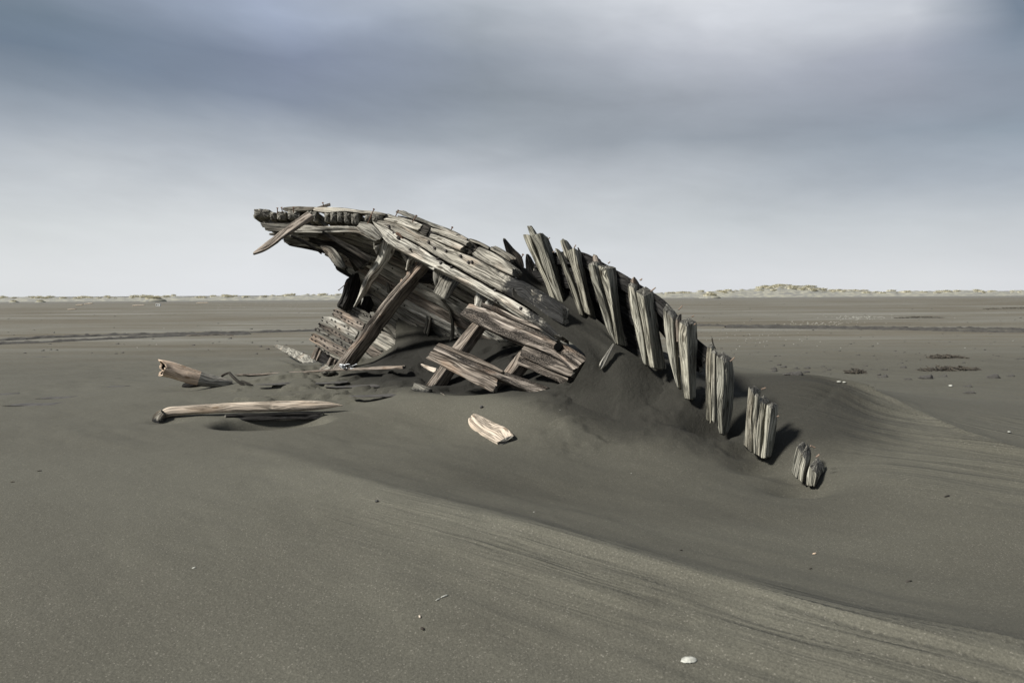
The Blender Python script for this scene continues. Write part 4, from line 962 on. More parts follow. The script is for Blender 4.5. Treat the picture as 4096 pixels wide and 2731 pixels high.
rib('E', [(1200, 458), (1215, 560), (1260, 700)], [(1250, 452), (1275, 560), (1320, 700)], [(1312, 530), (1345, 600), (1380, 700)], [8.1, 8.05], rag=0.07, mat='brown')
rib('E', [(1146, 592), (1200, 800), (1280, 1030), (1370, 1330), (1475, 1520)], [(1230, 590), (1290, 800), (1370, 1050), (1425, 1300), (1482, 1520)], [(1285, 560), (1330, 800), (1400, 1050), (1460, 1300), (1500, 1520)], [7.98, 7.65], e4=(1220, 530))
ribs.append(rib('E', [(1264, 660), (1310, 790), (1400, 1100), (1440, 1300), (1475, 1500)], [(1360, 640), (1400, 780), (1440, 1100), (1465, 1300), (1495, 1520)], [(1490, 690), (1500, 850), (1525, 1100), (1560, 1350), (1610, 1540)], [7.92, 7.62], e4=(1380, 530)))
rib('F', [(312, 255), (340, 450), (390, 680), (430, 870), (500, 1140)], [(400, 280), (430, 430), (475, 650), (515, 880), (550, 1180)], [(430, 240), (455, 430), (495, 650), (535, 880), (570, 1190)], [7.55, 7.35], e4=(365, 190))
rib('F', [(362, 135), (352, 200), (350, 300)], [(400, 118), (400, 200), (410, 300)], [(440, 165), (470, 225), (490, 300)], [7.68, 7.65], rag=0.05, mat='brown')
ribs.append(rib('F', [(424, 335), (450, 470), (500, 700), (540, 930), (585, 1200)], [(515, 385), (535, 520), (575, 760), (605, 980), (640, 1210)], [(645, 340), (670, 520), (700, 760), (745, 1000), (790, 1230)], [7.48, 7.25], e4=(520, 205)))
rib('F', [(742, 545), (752, 700), (775, 900), (820, 1150), (905, 1430)], [(862, 650), (872, 800), (885, 1000), (905, 1250), (925, 1440)], [(900, 600), (915, 800), (925, 1000), (945, 1250), (965, 1460)], [7.12, 6.95], e4=(790, 395))
rib('F', [(885, 640), (890, 760), (895, 900)], [(905, 660), (915, 780), (925, 900)], [(960, 600), (970, 720), (980, 900)], [7.1, 7.05], e4=(960, 545), mat='brown')
ribs.append(rib('F', [(905, 700), (915, 850), (935, 1050), (955, 1300), (990, 1580)], [(1015, 745), (1025, 900), (1035, 1100), (1045, 1300), (1060, 1590)], [(1115, 700), (1145, 840), (1150, 920), (1135, 1200), (1130, 1580)], [7.02, 6.85], e4=(1060, 570)))
rib('F', [(1250, 975), (1242, 1200), (1238, 1500), (1241, 1810)], [(1315, 985), (1298, 1200), (1292, 1500), (1300, 1860)], [(1340, 960), (1325, 1200), (1315, 1500), (1320, 1860)], [6.75, 6.55], e4=(1290, 930))
rib('F', [(1300, 1030), (1302, 1200), (1302, 1500), (1305, 1820)], [(1362, 1040), (1358, 1200), (1352, 1500), (1348, 1860)], [(1385, 1010), (1375, 1200), (1368, 1500), (1365, 1860)], [6.7, 6.52])
rib('F', [(1308, 875), (1320, 930), (1345, 990)], [(1318, 870), (1335, 930), (1360, 990)], [(1330, 880), (1345, 940), (1375, 1000)], [6.85, 6.8], mat='dark', rag=0.06)
ribs.append(rib('F', [(1368, 1065), (1368, 1300), (1365, 1567), (1358, 1750), (1400, 1990)], [(1485, 1150), (1490, 1300), (1475, 1500), (1455, 1700), (1440, 1990)], [(1560, 1110), (1585, 1300), (1580, 1500), (1560, 1750), (1510, 1970)], [6.66, 6.5], e4=(1440, 1000)))
rib('I', [(858, 455), (850, 600), (825, 900), (805, 1120)], [(922, 520), (905, 700), (900, 950), (915, 1220)], [(1010, 510), (985, 700), (955, 950), (935, 1220)], [6.28, 6.12], e4=(950, 372))
rib('I', [(928, 545), (915, 700), (905, 900), (925, 1200)], [(975, 550), (965, 700), (952, 950), (948, 1220)], [(1000, 530), (985, 700), (965, 950), (960, 1220)], [6.22, 6.1])
rib('I', [(982, 580), (982, 720), (952, 950), (945, 1210)], [(1050, 650), (1042, 800), (1022, 1000), (1010, 1250)], [(1110, 590), (1090, 800), (1060, 1000), (1045, 1250)], [6.22, 6.08], e4=(1040, 525))
ribs.append(rib('I', [(1064, 655), (1050, 800), (1038, 1000), (1005, 1260)], [(1128, 690), (1112, 820), (1085, 1000), (1060, 1270)], [(1200, 660), (1208, 800), (1192, 950), (1140, 1240)], [6.18, 6.05], e4=(1160, 580)))
rib('I', [(1430, 1120), (1400, 1220), (1380, 1330), (1362, 1440)], [(1500, 1240), (1470, 1310), (1450, 1400), (1430, 1510)], [(1580, 1180), (1560, 1260), (1530, 1350), (1500, 1450)], [5.66, 5.58], e4=(1500, 1045), crackd=0.025, cracks=9, dome=0.03)
rib('I', [(1500, 1215), (1470, 1300), (1455, 1400), (1435, 1520)], [(1545, 1310), (1540, 1370), (1520, 1450), (1500, 1570)], [(1612, 1165), (1610, 1250), (1590, 1350), (1560, 1480)], [5.62, 5.56], e4=(1560, 1100), crackd=0.025, cracks=6)
ribs.append(rib('I', [(1590, 1335), (1560, 1400), (1540, 1480), (1525, 1600)], [(1665, 1450), (1660, 1490), (1650, 1540), (1630, 1620)], [(1775, 1345), (1765, 1400), (1745, 1450), (1700, 1560)], [5.56, 5.5], e4=(1655, 1268), crackd=0.02, cracks=6))
# orange treenails sticking out behind the heads
for f_, a, b, Y in [('E', (680, 285), (706, 265), 8.8), ('E', (745, 435), (768, 425), 8.7), ('E', (995, 375), (1010, 350), 8.45), ('E', (1395, 565), (1412, 550), 8.0), ('E', (1775, 765), (1788, 750), 7.6), ('E', (1910, 885), (1948, 852), 7.5),
                    ('F', (475, 175), (495, 160), 7.7), ('F', (610, 298), (655, 264), 7.55), ('F', (935, 515), (968, 480), 7.25), ('F', (1085, 605), (1106, 596), 7.1), ('F', (1110, 700), (1125, 685), 7.1), ('F', (1545, 1120), (1583, 1085), 6.75),
                    ('I', (1030, 455), (1068, 443), 6.3), ('I', (1205, 780), (1222, 772), 6.15), ('I', (1610, 1130), (1650, 1148), 5.65), ('I', (1670, 1250), (1700, 1225), 5.6)]:
    pa, pb = NP(f_, [a, b]); rod('treenail', PEGM, P(pa[0], pa[1], Y), P(pb[0], pb[1], Y), wreck, 0.075)
# outer planking behind the frames, its shade painted in as black wood
ot = [(560, 470), (800, 430), (1080, 432), (1200, 500), (1480, 640), (1650, 755), (1940, 935), (2080, 1050), (2440, 1485), (2570, 1570)]
for k in range(5):
    dy = 150*k
    def ofs(j, dd): x, y = ot[j]; return (x-dd*0.35, y+dd*0.9)
    tp = [ofs(j, dy) for j in range(len(ot))]; bt = [ofs(j, dy+172) for j in range(len(ot))]
    if k > 1: tp = tp[:8]; bt = bt[:8]
    plank('outer_shade_plank', 'E', tp, bt, lambda x, y, kk=k: RY(x)+0.30+0.03*(kk % 2), 0.07, 'char_shade', rag=0.05, cracks=4, **wk)
# loose splinter beside the frames
plank('splinter_board', 'F', [(165, 920), (100, 1010), (20, 1130), (0, 1180)], [(175, 930), (130, 1050), (60, 1170), (25, 1225)], [7.45, 7.35], 0.04, 'pale', rag=0.03, **wk)
# ------------------------------------------------------------------ sand lying on the hull
def S(fr, x, y, Y): return (fr, x, y, Y)
patch('sand_bank', [
 [S('E', 330, 690, 8.72), S('E', 385, 620, 8.95), S('E', 440, 640, 9.05), S('E', 560, 720, 9.1), S('E', 800, 800, 9.0)],
 [S('E', 290, 800, 8.45), S('E', 400, 760, 8.7), S('E', 560, 840, 8.8), S('E', 760, 920, 8.75), S('E', 1000, 1010, 8.55)],
 [S('E', 280, 960, 8.25), S('E', 480, 950, 8.4), S('E', 700, 1020, 8.45), S('E', 960, 1110, 8.4), S('E', 1250, 1220, 8.15)],
 [S('E', 520, 1130, 8.05), S('E', 720, 1140, 8.1), S('E', 930, 1200, 8.1), S('E', 1180, 1290, 8.05), S('E', 1500, 1420, 7.85)],
 [S('E', 780, 1370, 7.8), S('E', 940, 1340, 7.85), S('E', 1130, 1380, 7.8), S('E', 1340, 1450, 7.75), S('E', 1700, 1560, 7.6)],
 [S('D', 1900, 800, 7.6), S('D', 2080, 820, 7.6), S('D', 2240, 860, 7.6), S('D', 2480, 920, 7.5), S('D', 2980, 1060, 7.6)],
 [S('D', 2070, 960, 7.45), S('D', 2180, 980, 7.45), S('D', 2300, 1040, 7.45), S('D', 2540, 1110, 7.35), S('D', 3130, 1200, 7.5)],
 [S('D', 1960, 1110, 7.4), S('D', 2120, 1120, 7.35), S('D', 2300, 1180, 7.3), S('D', 2600, 1240, 7.2), S('D', 3250, 1330, 7.4)],
 [S('D', 1790, 1300, 7.42), S('D', 2050, 1280, 7.3), S('D', 2300, 1320, 7.2), S('D', 2620, 1370, 7.1), S('D', 3350, 1460, 7.2)],
 [S('D', 1680, 1400, 7.42), S('D', 2000, 1450, 7.1), S('D', 2300, 1500, 6.95), S('D', 2640, 1560, 6.85), S('D', 3350, 1640, 6.9)],
 [S('D', 1700, 1560, 7.3), S('D', 2000, 1640, 7.1), S('D', 2300, 1700, 6.95), S('D', 2640, 1760, 6.85), S('D', 3350, 1840, 6.7)],
], BANK, 110, 80, 0.022, settle=0.30)
patch('sand_drift', [
 [S('C', 1300, 430, 11.35), S('C', 1420, 470, 11.3), S('C', 1540, 540, 11.2), S('C', 1600, 600, 11.15)],
 [S('C', 1290, 560, 11.2), S('C', 1400, 600, 11.15), S('C', 1540, 660, 11.05), S('C', 1660, 740, 10.95)],
 [S('C', 1250, 700, 11.05), S('C', 1400, 740, 11.0), S('C', 1560, 800, 10.85), S('C', 1760, 860, 10.65)],
 [S('C', 1240, 880, 10.9), S('C', 1400, 880, 10.75), S('C', 1600, 920, 10.5), S('C', 1860, 960, 10.2)],
 [S('C', 1200, 1050, 10.6), S('C', 1400, 1060, 10.4), S('C', 1650, 1080, 10.0), S('C', 1900, 1100, 9.7)],
 [S('C', 1100, 1300, 10.4), S('C', 1400, 1300, 10.1), S('C', 1650, 1300, 9.6), S('C', 1900, 1300, 9.3)],
], BANK, 60, 50, 0.03, settle=0.3)

# ------------------------------------------------------------------ loose wood on the sand
def round_log(name, fr, pts, rad, Y, mat, endmat, parent=None, flat=1.0, **kw):
    c = NP(fr, pts); n = 16
    Yn = np.interp(np.linspace(0, 1, len(pts)), np.linspace(0, 1, len(Y)), Y)
    c3 = P(c[:, 0], c[:, 1], Yn); m = np.c_[c3, np.asarray(rad, float)*Yn/FPX*FR[fr][2]]
    m = resample(m, n); c3 = m[:, :3]; rd = m[:, 3]
    T = np.gradient(c3, axis=0); T /= np.linalg.norm(T, axis=1)[:, None]
    up = np.array([0, 1.0, 0]) if np.abs(T[:, 2]).mean() > .6 else np.array([0, 0, 1.0]); sd_ = np.cross(T, up); sd_ /= np.linalg.norm(sd_, axis=1)[:, None]; upn = np.cross(sd_, T)
    C = np.stack([c3+(upn+sd_)*rd[:, None], c3+(upn-sd_)*rd[:, None], c3+(-upn-sd_)*rd[:, None], c3+(-upn+sd_)*rd[:, None]], 1)
    k = dict(r=0.5, groove=0.004, cracks=4, crackd=0.008, rag=0.03, warp=0.01, du=0.03, dv=0.012); k.update(kw)
    return loft(name, C, W[mat], endmat, parent, **k)
log = round_log('driftwood_log', 'G', [(165, 790), (215, 745), (280, 728), (420, 708), (700, 690), (1000, 678), (1300, 668), (1600, 662), (1780, 660), (1900, 662)], [26, 50, 46, 43, 43, 47, 49, 48, 28, 4], [7.95, 8.05], 'drift', EP, warp=0.008, maxu=150, groove=0.002, cracks=5, crackd=0.010)
tag(log, 'long bleached driftwood log lying level on the sand, above a dark scour', 'driftwood log')
o = round_log('log_root', 'G', [(225, 722), (188, 760), (178, 800), (205, 842)], [36, 50, 54, 44], [7.88, 7.84], 'grey', EG, parent=log, rag=0.03, crackd=0.02, groove=0.012)
plank('undercut_shade', 'G', [(782, 745), (1000, 742), (1400, 735), (1735, 728)], [(782, 812), (1000, 808), (1300, 800), (1680, 796)], [7.86, 7.86], 0.05, 'char_shade', parent=log, rag=0.06)  # black strip standing for the shade in the undercut below the log
# hollow log
def hollow_log():
    c = NP('G', [(200, 310), (300, 330), (450, 380), (600, 420), (760, 445), (860, 460)]); gt = G(926, 1534)[1]; Yn = list(np.linspace(gt-0.42, gt-0.03, 6))
    c3 = P(c[:, 0], c[:, 1], np.array(Yn)); m = resample(np.c_[c3, np.array([70, 71, 68, 60, 46, 32])*10.4/FPX*.4253], 40)
    nP_ = 44; V = []; L = len(m)
    T = np.gradient(m[:, :3], axis=0); T /= np.linalg.norm(T, axis=1)[:, None]
    up = np.array([0, 0, 1.0]); s_ = np.cross(T, up); s_ /= np.linalg.norm(s_, axis=1)[:, None]; u_ = np.cross(s_, T)
    a = np.linspace(0, 2*np.pi, nP_)
    def ringv(i, k, sc):
        nz = 1+0.12*(fbm(np.cos(a)*2+i*0.12, np.sin(a)*2, 5, 3)-0.5)
        # jagged mouth: pushes out at the top, bites at the sides
        jag = 0.0
        if i < 8: jag = (1-i/8.)*(-0.06*np.maximum(0, np.sin(a))**4*1.0 + 0.09*(fbm(np.cos(a)*3, np.sin(a)*3, 77, 3)-0.4))
        rr = m[i, 3]*sc*nz
        return m[i, :3]+s_[i]*(np.cos(a)*rr)[:, None]+u_[i]*(np.sin(a)*rr)[:, None]+T[i]*(np.zeros(nP_)+jag)[:, None]
    rings = [ringv(i, 0, 1.0) for i in range(L)][::-1]+[ringv(0, 0, 0.93)]+[ringv(i, 0, 0.80) for i in range(1, 26)]
    V = np.concatenate(rings); nU = len(rings)
    me = grid_mesh('driftwood_log', V, nU, nP_, W['peach'])
    uvl = me.uv_layers.new(name='UVMap')
    li = np.zeros(len(me.loops), np.int32); me.loops.foreach_get('vertex_index', li)
    uu = (li//nP_)*0.03; vv = (li % nP_)*0.015
    uvl.data.foreach_set('uv', np.stack([uu, vv], 1).astype(np.float32).ravel())
    me.materials.append(W['pale']); me.materials.append(W['char_shade'])
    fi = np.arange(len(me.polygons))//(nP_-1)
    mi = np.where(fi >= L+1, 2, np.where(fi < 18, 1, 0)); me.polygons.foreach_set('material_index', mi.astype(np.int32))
    return link('driftwood_log', me)
tag(hollow_log(), 'hollow broken log with jagged open mouth and grey bark tail, propped on the sand', 'driftwood log')
o = round_log('wood_chunk', 'G', [(400, 480), (480, 470), (590, 450)], [20, 38, 24], [G(760, 1545)[1]]*2, 'char_shade', ED, rag=0.05, groove=0.02)
tag(o, 'dark rotten chunk of wood wedged under the hollow log', 'wood chunk')
br = round_log('broken_branch', 'G', [(835, 352), (880, 400), (940, 450), (1000, 490), (1040, 515)], [13, 13, 14, 12, 9], [9.9, 9.75], 'dark', ED)
tag(br, 'short dark forked branch stuck in the sand beside the hollow log', 'branch')
round_log('twig', 'G', [(950, 432), (1010, 455), (1060, 472)], [9, 12, 10], [9.8, 9.72], 'dark', ED, parent=br)
round_log('twig', 'G', [(768, 385), (800, 365), (850, 352)], [12, 10, 10], [9.95, 9.9], 'dark', ED, parent=br)
o = plank('half_buried_plank', 'G', [(890, 374), (1080, 366), (1300, 352), (1600, 336), (1900, 318), (2160, 306), (2470, 290)], [(890, 382), (1080, 378), (1300, 362), (1600, 352), (1900, 338), (2160, 335), (2470, 320)], [G(940, 1503)[1]-.05, 9.6], 0.12, 'brown', rag=0.03, maxu=150)
tag(o, 'long thin plank half buried in sand across the foot of the wreck', 'plank')
o = plank('broken_board', 'C', [(1530, 1165), (1620, 1190), (1720, 1215)], [(1580, 1215), (1640, 1245), (1690, 1262)], [9.5, 9.2], 0.03, 'drift', rag=0.05)
tag(o, 'short split ochre board at the end of the long half buried plank', 'board')
chip = plank('curved_board', 'H', [(985, 616), (1100, 670), (1250, 745), (1360, 790), (1455, 878)], [(915, 690), (930, 760), (1050, 860), (1160, 920), (1262, 968)], [G(1875, 1672)[1]-.02, G(1990, 1765)[1]-.02], 0.05, 'drift', lean=-0.10, rag=0.05, cracks=4)
tag(chip, 'pale curved scrap of driftwood lying alone in front of the crossed beams', 'driftwood scrap')
for a, b, lb in [([(355, 1378), (400, 1400)], [(365, 1395), (415, 1420)], 'small pale splinter upright at the foot of the crossed beams')]:
    o = plank('wood_splinter', 'D', a, b, [8.0, 8.0], 0.02, 'drift', du=0.02); tag(o, lb, 'splinter')
# white tangle of string at the foot of the big prop
def string_tangle():
    m = plain_mat('white_plastic_string', (0.72, 0.75, 0.76), 0.5)
    cu = bpy.data.curves.new('string', 'CURVE'); cu.dimensions = '3D'; cu.bevel_depth = 0.007; cu.bevel_resolution = 1
    r_ = random.Random(4)
    for k in range(9):
        sp = cu.splines.new('POLY'); n = 6; sp.points.add(n-1)
        x = r_.uniform(575, 700); y = r_.uniform(1180, 1215)
        for i in range(n):
            q = NP('C', [(x, y)])[0]; p = P(q[0], q[1], 10.0-0.1*r_.random()); sp.points[i].co = (*p, 1)
            x += r_.uniform(5, 40) if i % 2 else r_.uniform(-30, 35); y += r_.uniform(-22, 22); y = min(max(y, 1165), 1222); x = min(x, 785)
    me_o = bpy.data.objects.new('tmp', cu); dg = bpy.context.evaluated_depsgraph_get()
    COL.objects.link(me_o); dg.update(); me = bpy.data.meshes.new_from_object(me_o.evaluated_get(bpy.context.evaluated_depsgraph_get()))
    bpy.data.objects.remove(me_o); me.materials.clear(); me.materials.append(m); me.name = 'string_tangle'
    o = link('string_tangle', me); o['kind'] = None if False else 'thing'
    del o['kind']
    return o
tag(string_tangle(), 'tangle of white plastic string at the foot of the large prop beam', 'string')

# ------------------------------------------------------------------ small things on the near sand
def blob_mesh(name, mat, seed, sx=1, sy=1, sz=1, rough=0.35, n=8, m=12, tail=0.0):
    V = []
    th = np.linspace(0.02, np.pi-0.02, n); ph = np.linspace(0, 2*np.pi, m)
    T_, P_ = np.meshgrid(th, ph, indexing='ij')
    x = np.sin(T_)*np.cos(P_); y = np.sin(T_)*np.sin(P_); z = np.cos(T_)
    r_ = 1+rough*2*(fbm(x*1.7+seed, y*1.7+z*1.3, seed, 3)-0.5)
    r_[:, -1] = r_[:, 0]
    X = x*r_*sx; X = np.where(X < 0, X*(1+tail), X); Z = z*r_*sz; Z = Z*np.where(X < 0, np.clip(1+X/(sx*(1+tail))*0.6, 0, 1), 1)
    V = np.stack([X.ravel(), (y*r_*sy).ravel(), Z.ravel()], 1)
    return grid_mesh(name, V, n, m, mat)
def drop(name, me, px, py, sc=1.0, rot=None, dz=0.0, r2=random.Random(5)):
    g = G(px, py); o = link(name, me); o.location = (g[0], g[1], g[2]+dz)
    o.rotation_euler = (0, 0, rot if rot is not None else r2.uniform(0, 6.28)); o.scale = (sc, sc, sc) if not isinstance(sc, tuple) else sc
    return o
sh = blob_mesh('white_shell', SHELL, 3, .034, .020, .006, .25)
o = drop('white_shell', sh, 2755, 2640, 1.0, 0.15, 0.003); tag(o, 'large white shell flake half sunk in the near sand at the bottom', 'shell')
BONE = blob_mesh('bone_sliver', SHELL, 9, .020, .0045, .004, .3)
o = drop('bone_sliver', BONE, 1778, 2385, 1.0, 0.7, 0.003); tag(o, 'thin white bone sliver on the near sand', 'bone sliver')
o = drop('bone_sliver', BONE, 1752, 2398, .7, 0.8, 0.003); tag(o, 'shorter white sliver touching the thin white bone sliver', 'bone sliver')
o = drop('wood_crumb', blob_mesh('wood_crumb', W['drift'], 4, .011, .0045, .004), 1679, 2467, 1, 1.9, .003); tag(o, 'pinkish wood crumb on the near sand below the bone slivers', 'wood crumb')
o = drop('wood_crumb', blob_mesh('wood_crumb', W['dark'], 5, .012, .006, .005, .6), 1690, 2515, 1, 2.2, .003); tag(o, 'dark crooked wood crumb nearest the pinkish one', 'wood crumb')
o = drop('shell_fragment', blob_mesh('shell_fragment', SHELL, 6, .010, .006, .004, .5), 776, 2271, 1, .4, .002); tag(o, 'tiny pale shell fragment alone on the left near sand', 'shell')
CLODM = plain_mat('dark_sand_clod', (0.055, 0.052, 0.047), 0.95, (0.022, 0.020, 0.018), 30, 0, 0.8)
STONE = plain_mat('black_pebble', (0.02, 0.019, 0.018), 0.7, (0.035, 0.033, 0.03), 60)
peb = blob_mesh('pebble', STONE, 8, .008, .007, .006, .3)
o = drop('pebble', peb, 1508, 2006, 1.6, dz=.004); tag(o, 'single black pebble on the slope of the near sand crest', 'pebble')
o = drop('pebble', peb, 1926, 1630, 2.6, dz=.008); tag(o, 'black pebble on the lip of the hollow by the crossed beams', 'pebble')
for px, py, mt, sz, lb in [(3258, 2215, 'peach', 1.0, 'orange wood crumb alone in the middle of the right hollow'), (3633, 2325, 'dark', 1.5, 'dark twig crumb low in the right hollow, near the pale crest'), (3788, 1985, 'dark', 1.8, 'dark twig crumb at the right, beyond the last frame stub'),
                           (2724, 2201, 'dark', .8, 'dark crumb in the hollow, nearest the pale crest'), (3241, 2275, 'dark', .8, 'dark crumb just below the orange wood crumb'), (50, 1928, 'dark', 1.0, 'dark crumb at the left edge of the near sand'), (157, 1884, 'dark', 1.2, 'dark twig crumb near the left edge, farther of two')]:
    o = drop('wood_crumb', blob_mesh('wood_crumb', W[mt], int(px), .016, .0045, .004, .5), px, py, sz, .4, .003); tag(o, lb, 'wood crumb')
for px, py, lb in [(2525, 1893, 'tiny white shell grain in the hollow below the frames'), (2136, 2048, 'tiny white shell grain just beyond the pale crest'), (2240, 1640, 'tiny white shell grain on the slope below the crossed beams')]:
    o = drop('shell_grain', blob_mesh('shell_grain', SHELL, int(px), .005, .004, .003, .3, 5, 6), px, py, 1, 0, .002); tag(o, lb, 'shell grain')

# ------------------------------------------------------------------ clods, shells and litter on the plain
R_PL = random.Random(21)
clods = [blob_mesh('sand_clod', CLODM, 30+i, .045, .035, .042, .8, tail=1.4) for i in range(5)]
spots = []
for px, py, s in [(3540, 1508, 1.1), (3715, 1514, 1.7), (3985, 1512, 1.7), (3640, 1518, .8), (4050, 1505, .9), (3780, 1506, .8), (3545, 1480, .6), (3620, 1471, .9), (3890, 1573, 1.0), (3880, 1547, .9), (3465, 1465, .6), (3520, 1500, .6), (3320, 1480, .6), (3175, 1498, .9), (3100, 1475, 1.0), (3100, 1485, 1.1), (3139, 1470, .9), (3200, 1500, 1.0), (3230, 1490, 1.0), (3235, 1473, .9), (3185, 1474, .8), (3120, 1461, .7), (3103, 1425, .6), (3085, 1445, .6)]:
    spots.append((px, py, s))
while len(spots) < 190:
    px = R_PL.uniform(2790, 4096); py = 1200+300*R_PL.random()**0.8
    if py > 1420 and px < 3100: continue
    if py > 1480 and R_PL.random() < .6: continue
    spots.append((px, py, R_PL.choice([.25, .35, .45, .6, .3])*(1+max(0, 1330-py)/130)))
for k in range(70):
    spots.append((R_PL.uniform(0, 1230), R_PL.uniform(1205, 1420), R_PL.choice([.3, .4, .5])*(1+R_PL.random()*1.2)))
def clod_label(px, py, i):
    if i < 24:
        if px > 3300: return 'dark wind-tailed sand clod on the right plain, level with the seaweed heaps'
        return 'dark wind-tailed sand clod just behind the tall end frames of the wreck'
    if px < 1300: return 'small dark sand clod on the left plain, ' + ('beyond the wheel tracks' if py < 1335 else 'nearer than the wheel tracks')
    side = 'at the far right edge' if px > 3650 else ('right of the pale shell patch' if px > 3400 else 'just right of the leaning frames')
    return 'small dark sand clod ' + side + (', beyond the wheel tracks' if py < 1312 else ', nearer than the wheel tracks')
for i, (px, py, s) in enumerate(spots):
    o = drop('sand_clod', clods[i % 5], px, py, s, R_PL.uniform(-.4, .4)); tag(o, clod_label(px, py, i), 'sand clod', 'dark sand clods scattered over the plain')
for px, py, sx_, lb in [(39, 1575, 3.5, 'flat dark crust of sand at the left edge, level with the hollow log'), (279, 1588, 3.0, 'flat dark crust of sand on the left sand, middle of three'), (209, 1614, 4.0, 'flat dark crust of sand on the left sand, nearest of three'), (496, 1545, 2.4, 'flat dark crust of sand just left of the hollow log'), (160, 1428, 4.0, 'low dark crust of sand on the left plain before the drift edge'),
                        (1130, 1533, 2.6, 'flat dark crust between the forked branch and the wreck'), (1345, 1528, 3.2, 'flat dark crust below the half buried plank'), (1490, 1540, 4.5, 'broad cracked crust of dark sand below the prop foot'), (1560, 1578, 3.5, 'cracked dark crust of sand beside the crossed beams')]:
    o = drop('sand_crust', clods[int(px) % 5], px, py, (sx_*1.1, sx_*.9, .38), .1, -.006); tag(o, lb, 'sand crust')
shells = [blob_mesh('shell_scrap', SHELL, 50+i, .027, .018, .010, .4, 6, 8) for i in range(4)]
sp = []
for k in range(80): sp.append((R_PL.gauss(3440, 70), R_PL.gauss(1270, 4), 1.3))
for k in range(60): sp.append((R_PL.gauss(3300, 75), R_PL.gauss(1293, 4), 1.1))
for k in range(40): sp.append((R_PL.gauss(3050, 110), R_PL.gauss(1340, 22), .7))
for k in range(60): sp.append((R_PL.uniform(850, 1230), R_PL.gauss(1222, 9), 2.0))
for k in range(40): sp.append((R_PL.uniform(0, 4096) if k % 2 else R_PL.uniform(2800, 4096), R_PL.uniform(1195, 1400), .9))
n_ = 0
for i, (px, py, s) in enumerate(sp):
    if 1200 < px < 2800 or py < 1192: continue
    o = drop('shell_scrap', shells[i % 4], px, py, s, dz=.008); n_ += 1
    tag(o, 'pale shell scrap ' + ('in the upper patch beyond the right wheel tracks' if i < 80 else 'in the lower patch just above the right wheel tracks' if i < 140 else 'nearer than the right wheel tracks, by the leaning frames' if i < 180 else 'in the litter line between the white crate and the wreck' if i < 240 else ('lying loose on the left plain' if px < 1300 else 'lying loose on the right plain')), 'shell scrap', 'pale shell scraps strewn over the plain')
for px, py, s, lb in [(3803, 1545, 1.9, 'bright white oval shell casting a shadow on the right of the plain'), (4036, 1731, .9, 'white shell at the far right edge of the sand tail'), (3357, 1530, 1.0, 'leftmost pale shell behind the piled sand at the right'), (3377, 1532, .9, 'pale shell just right of the shells behind the piled sand')]:
    o = drop('white_shell', shells[0], px, py, s, dz=.01); tag(o, lb, 'shell')
# heaps of dried weed
def weed_heap(seed, w, d, h, n):
    r_ = random.Random(seed); vs = []; fs = []
    for k in range(n):
        x = r_.uniform(-w, w); y = r_.uniform(-d, d); z = h*max(0, 1-(x/w)**2)*r_.random(); a = r_.uniform(0, 3.14); l = r_.uniform(.03, .09); t = .012
        dx, dy = math.cos(a)*l, math.sin(a)*l; b = len(vs); z2 = z+r_.uniform(-.01, .05)
        vs += [(x-dx, y-dy, z), (x+dx, y+dy, z2), (x+dx, y+dy+t, z2+t), (x-dx, y-dy+t, z+t), (x-dx, y-dy+t, z-t), (x+dx, y+dy+t, z2-t)]
        fs += [(b, b+1, b+2, b+3), (b, b+4, b+5, b+1), (b+3, b+2, b+5, b+4)]
    me = bpy.data.meshes.new('weed_heap'); me.from_pydata(vs, [], fs); me.materials.append(plain_mat('dried_weed', (0.05, 0.042, 0.03), 0.95, (0.02, 0.018, 0.015))); return me
for px, py, w, lb, sd_ in [(3785, 1432, .42, 'heap of dried dark seaweed on the plain, the farther of two', 1), (3800, 1482, .62, 'low strip of dried dark seaweed on the plain, the nearer of two', 2), (3425, 1492, .16, 'small clump of dried seaweed and shells left of the seaweed heaps', 3), (4070, 1235, 3.0, 'line of dark wrack on the plain at the right edge', 4), (3680, 1272, 1.5, 'dark wrack strewn beyond the wheel tracks at the right', 5)]:
    o = drop('seaweed_heap', weed_heap(sd_, w, .12, .05*(1+w*.4), int(80*(1+w))), px, py, 1, 0, 0.0); tag(o, lb, 'seaweed')
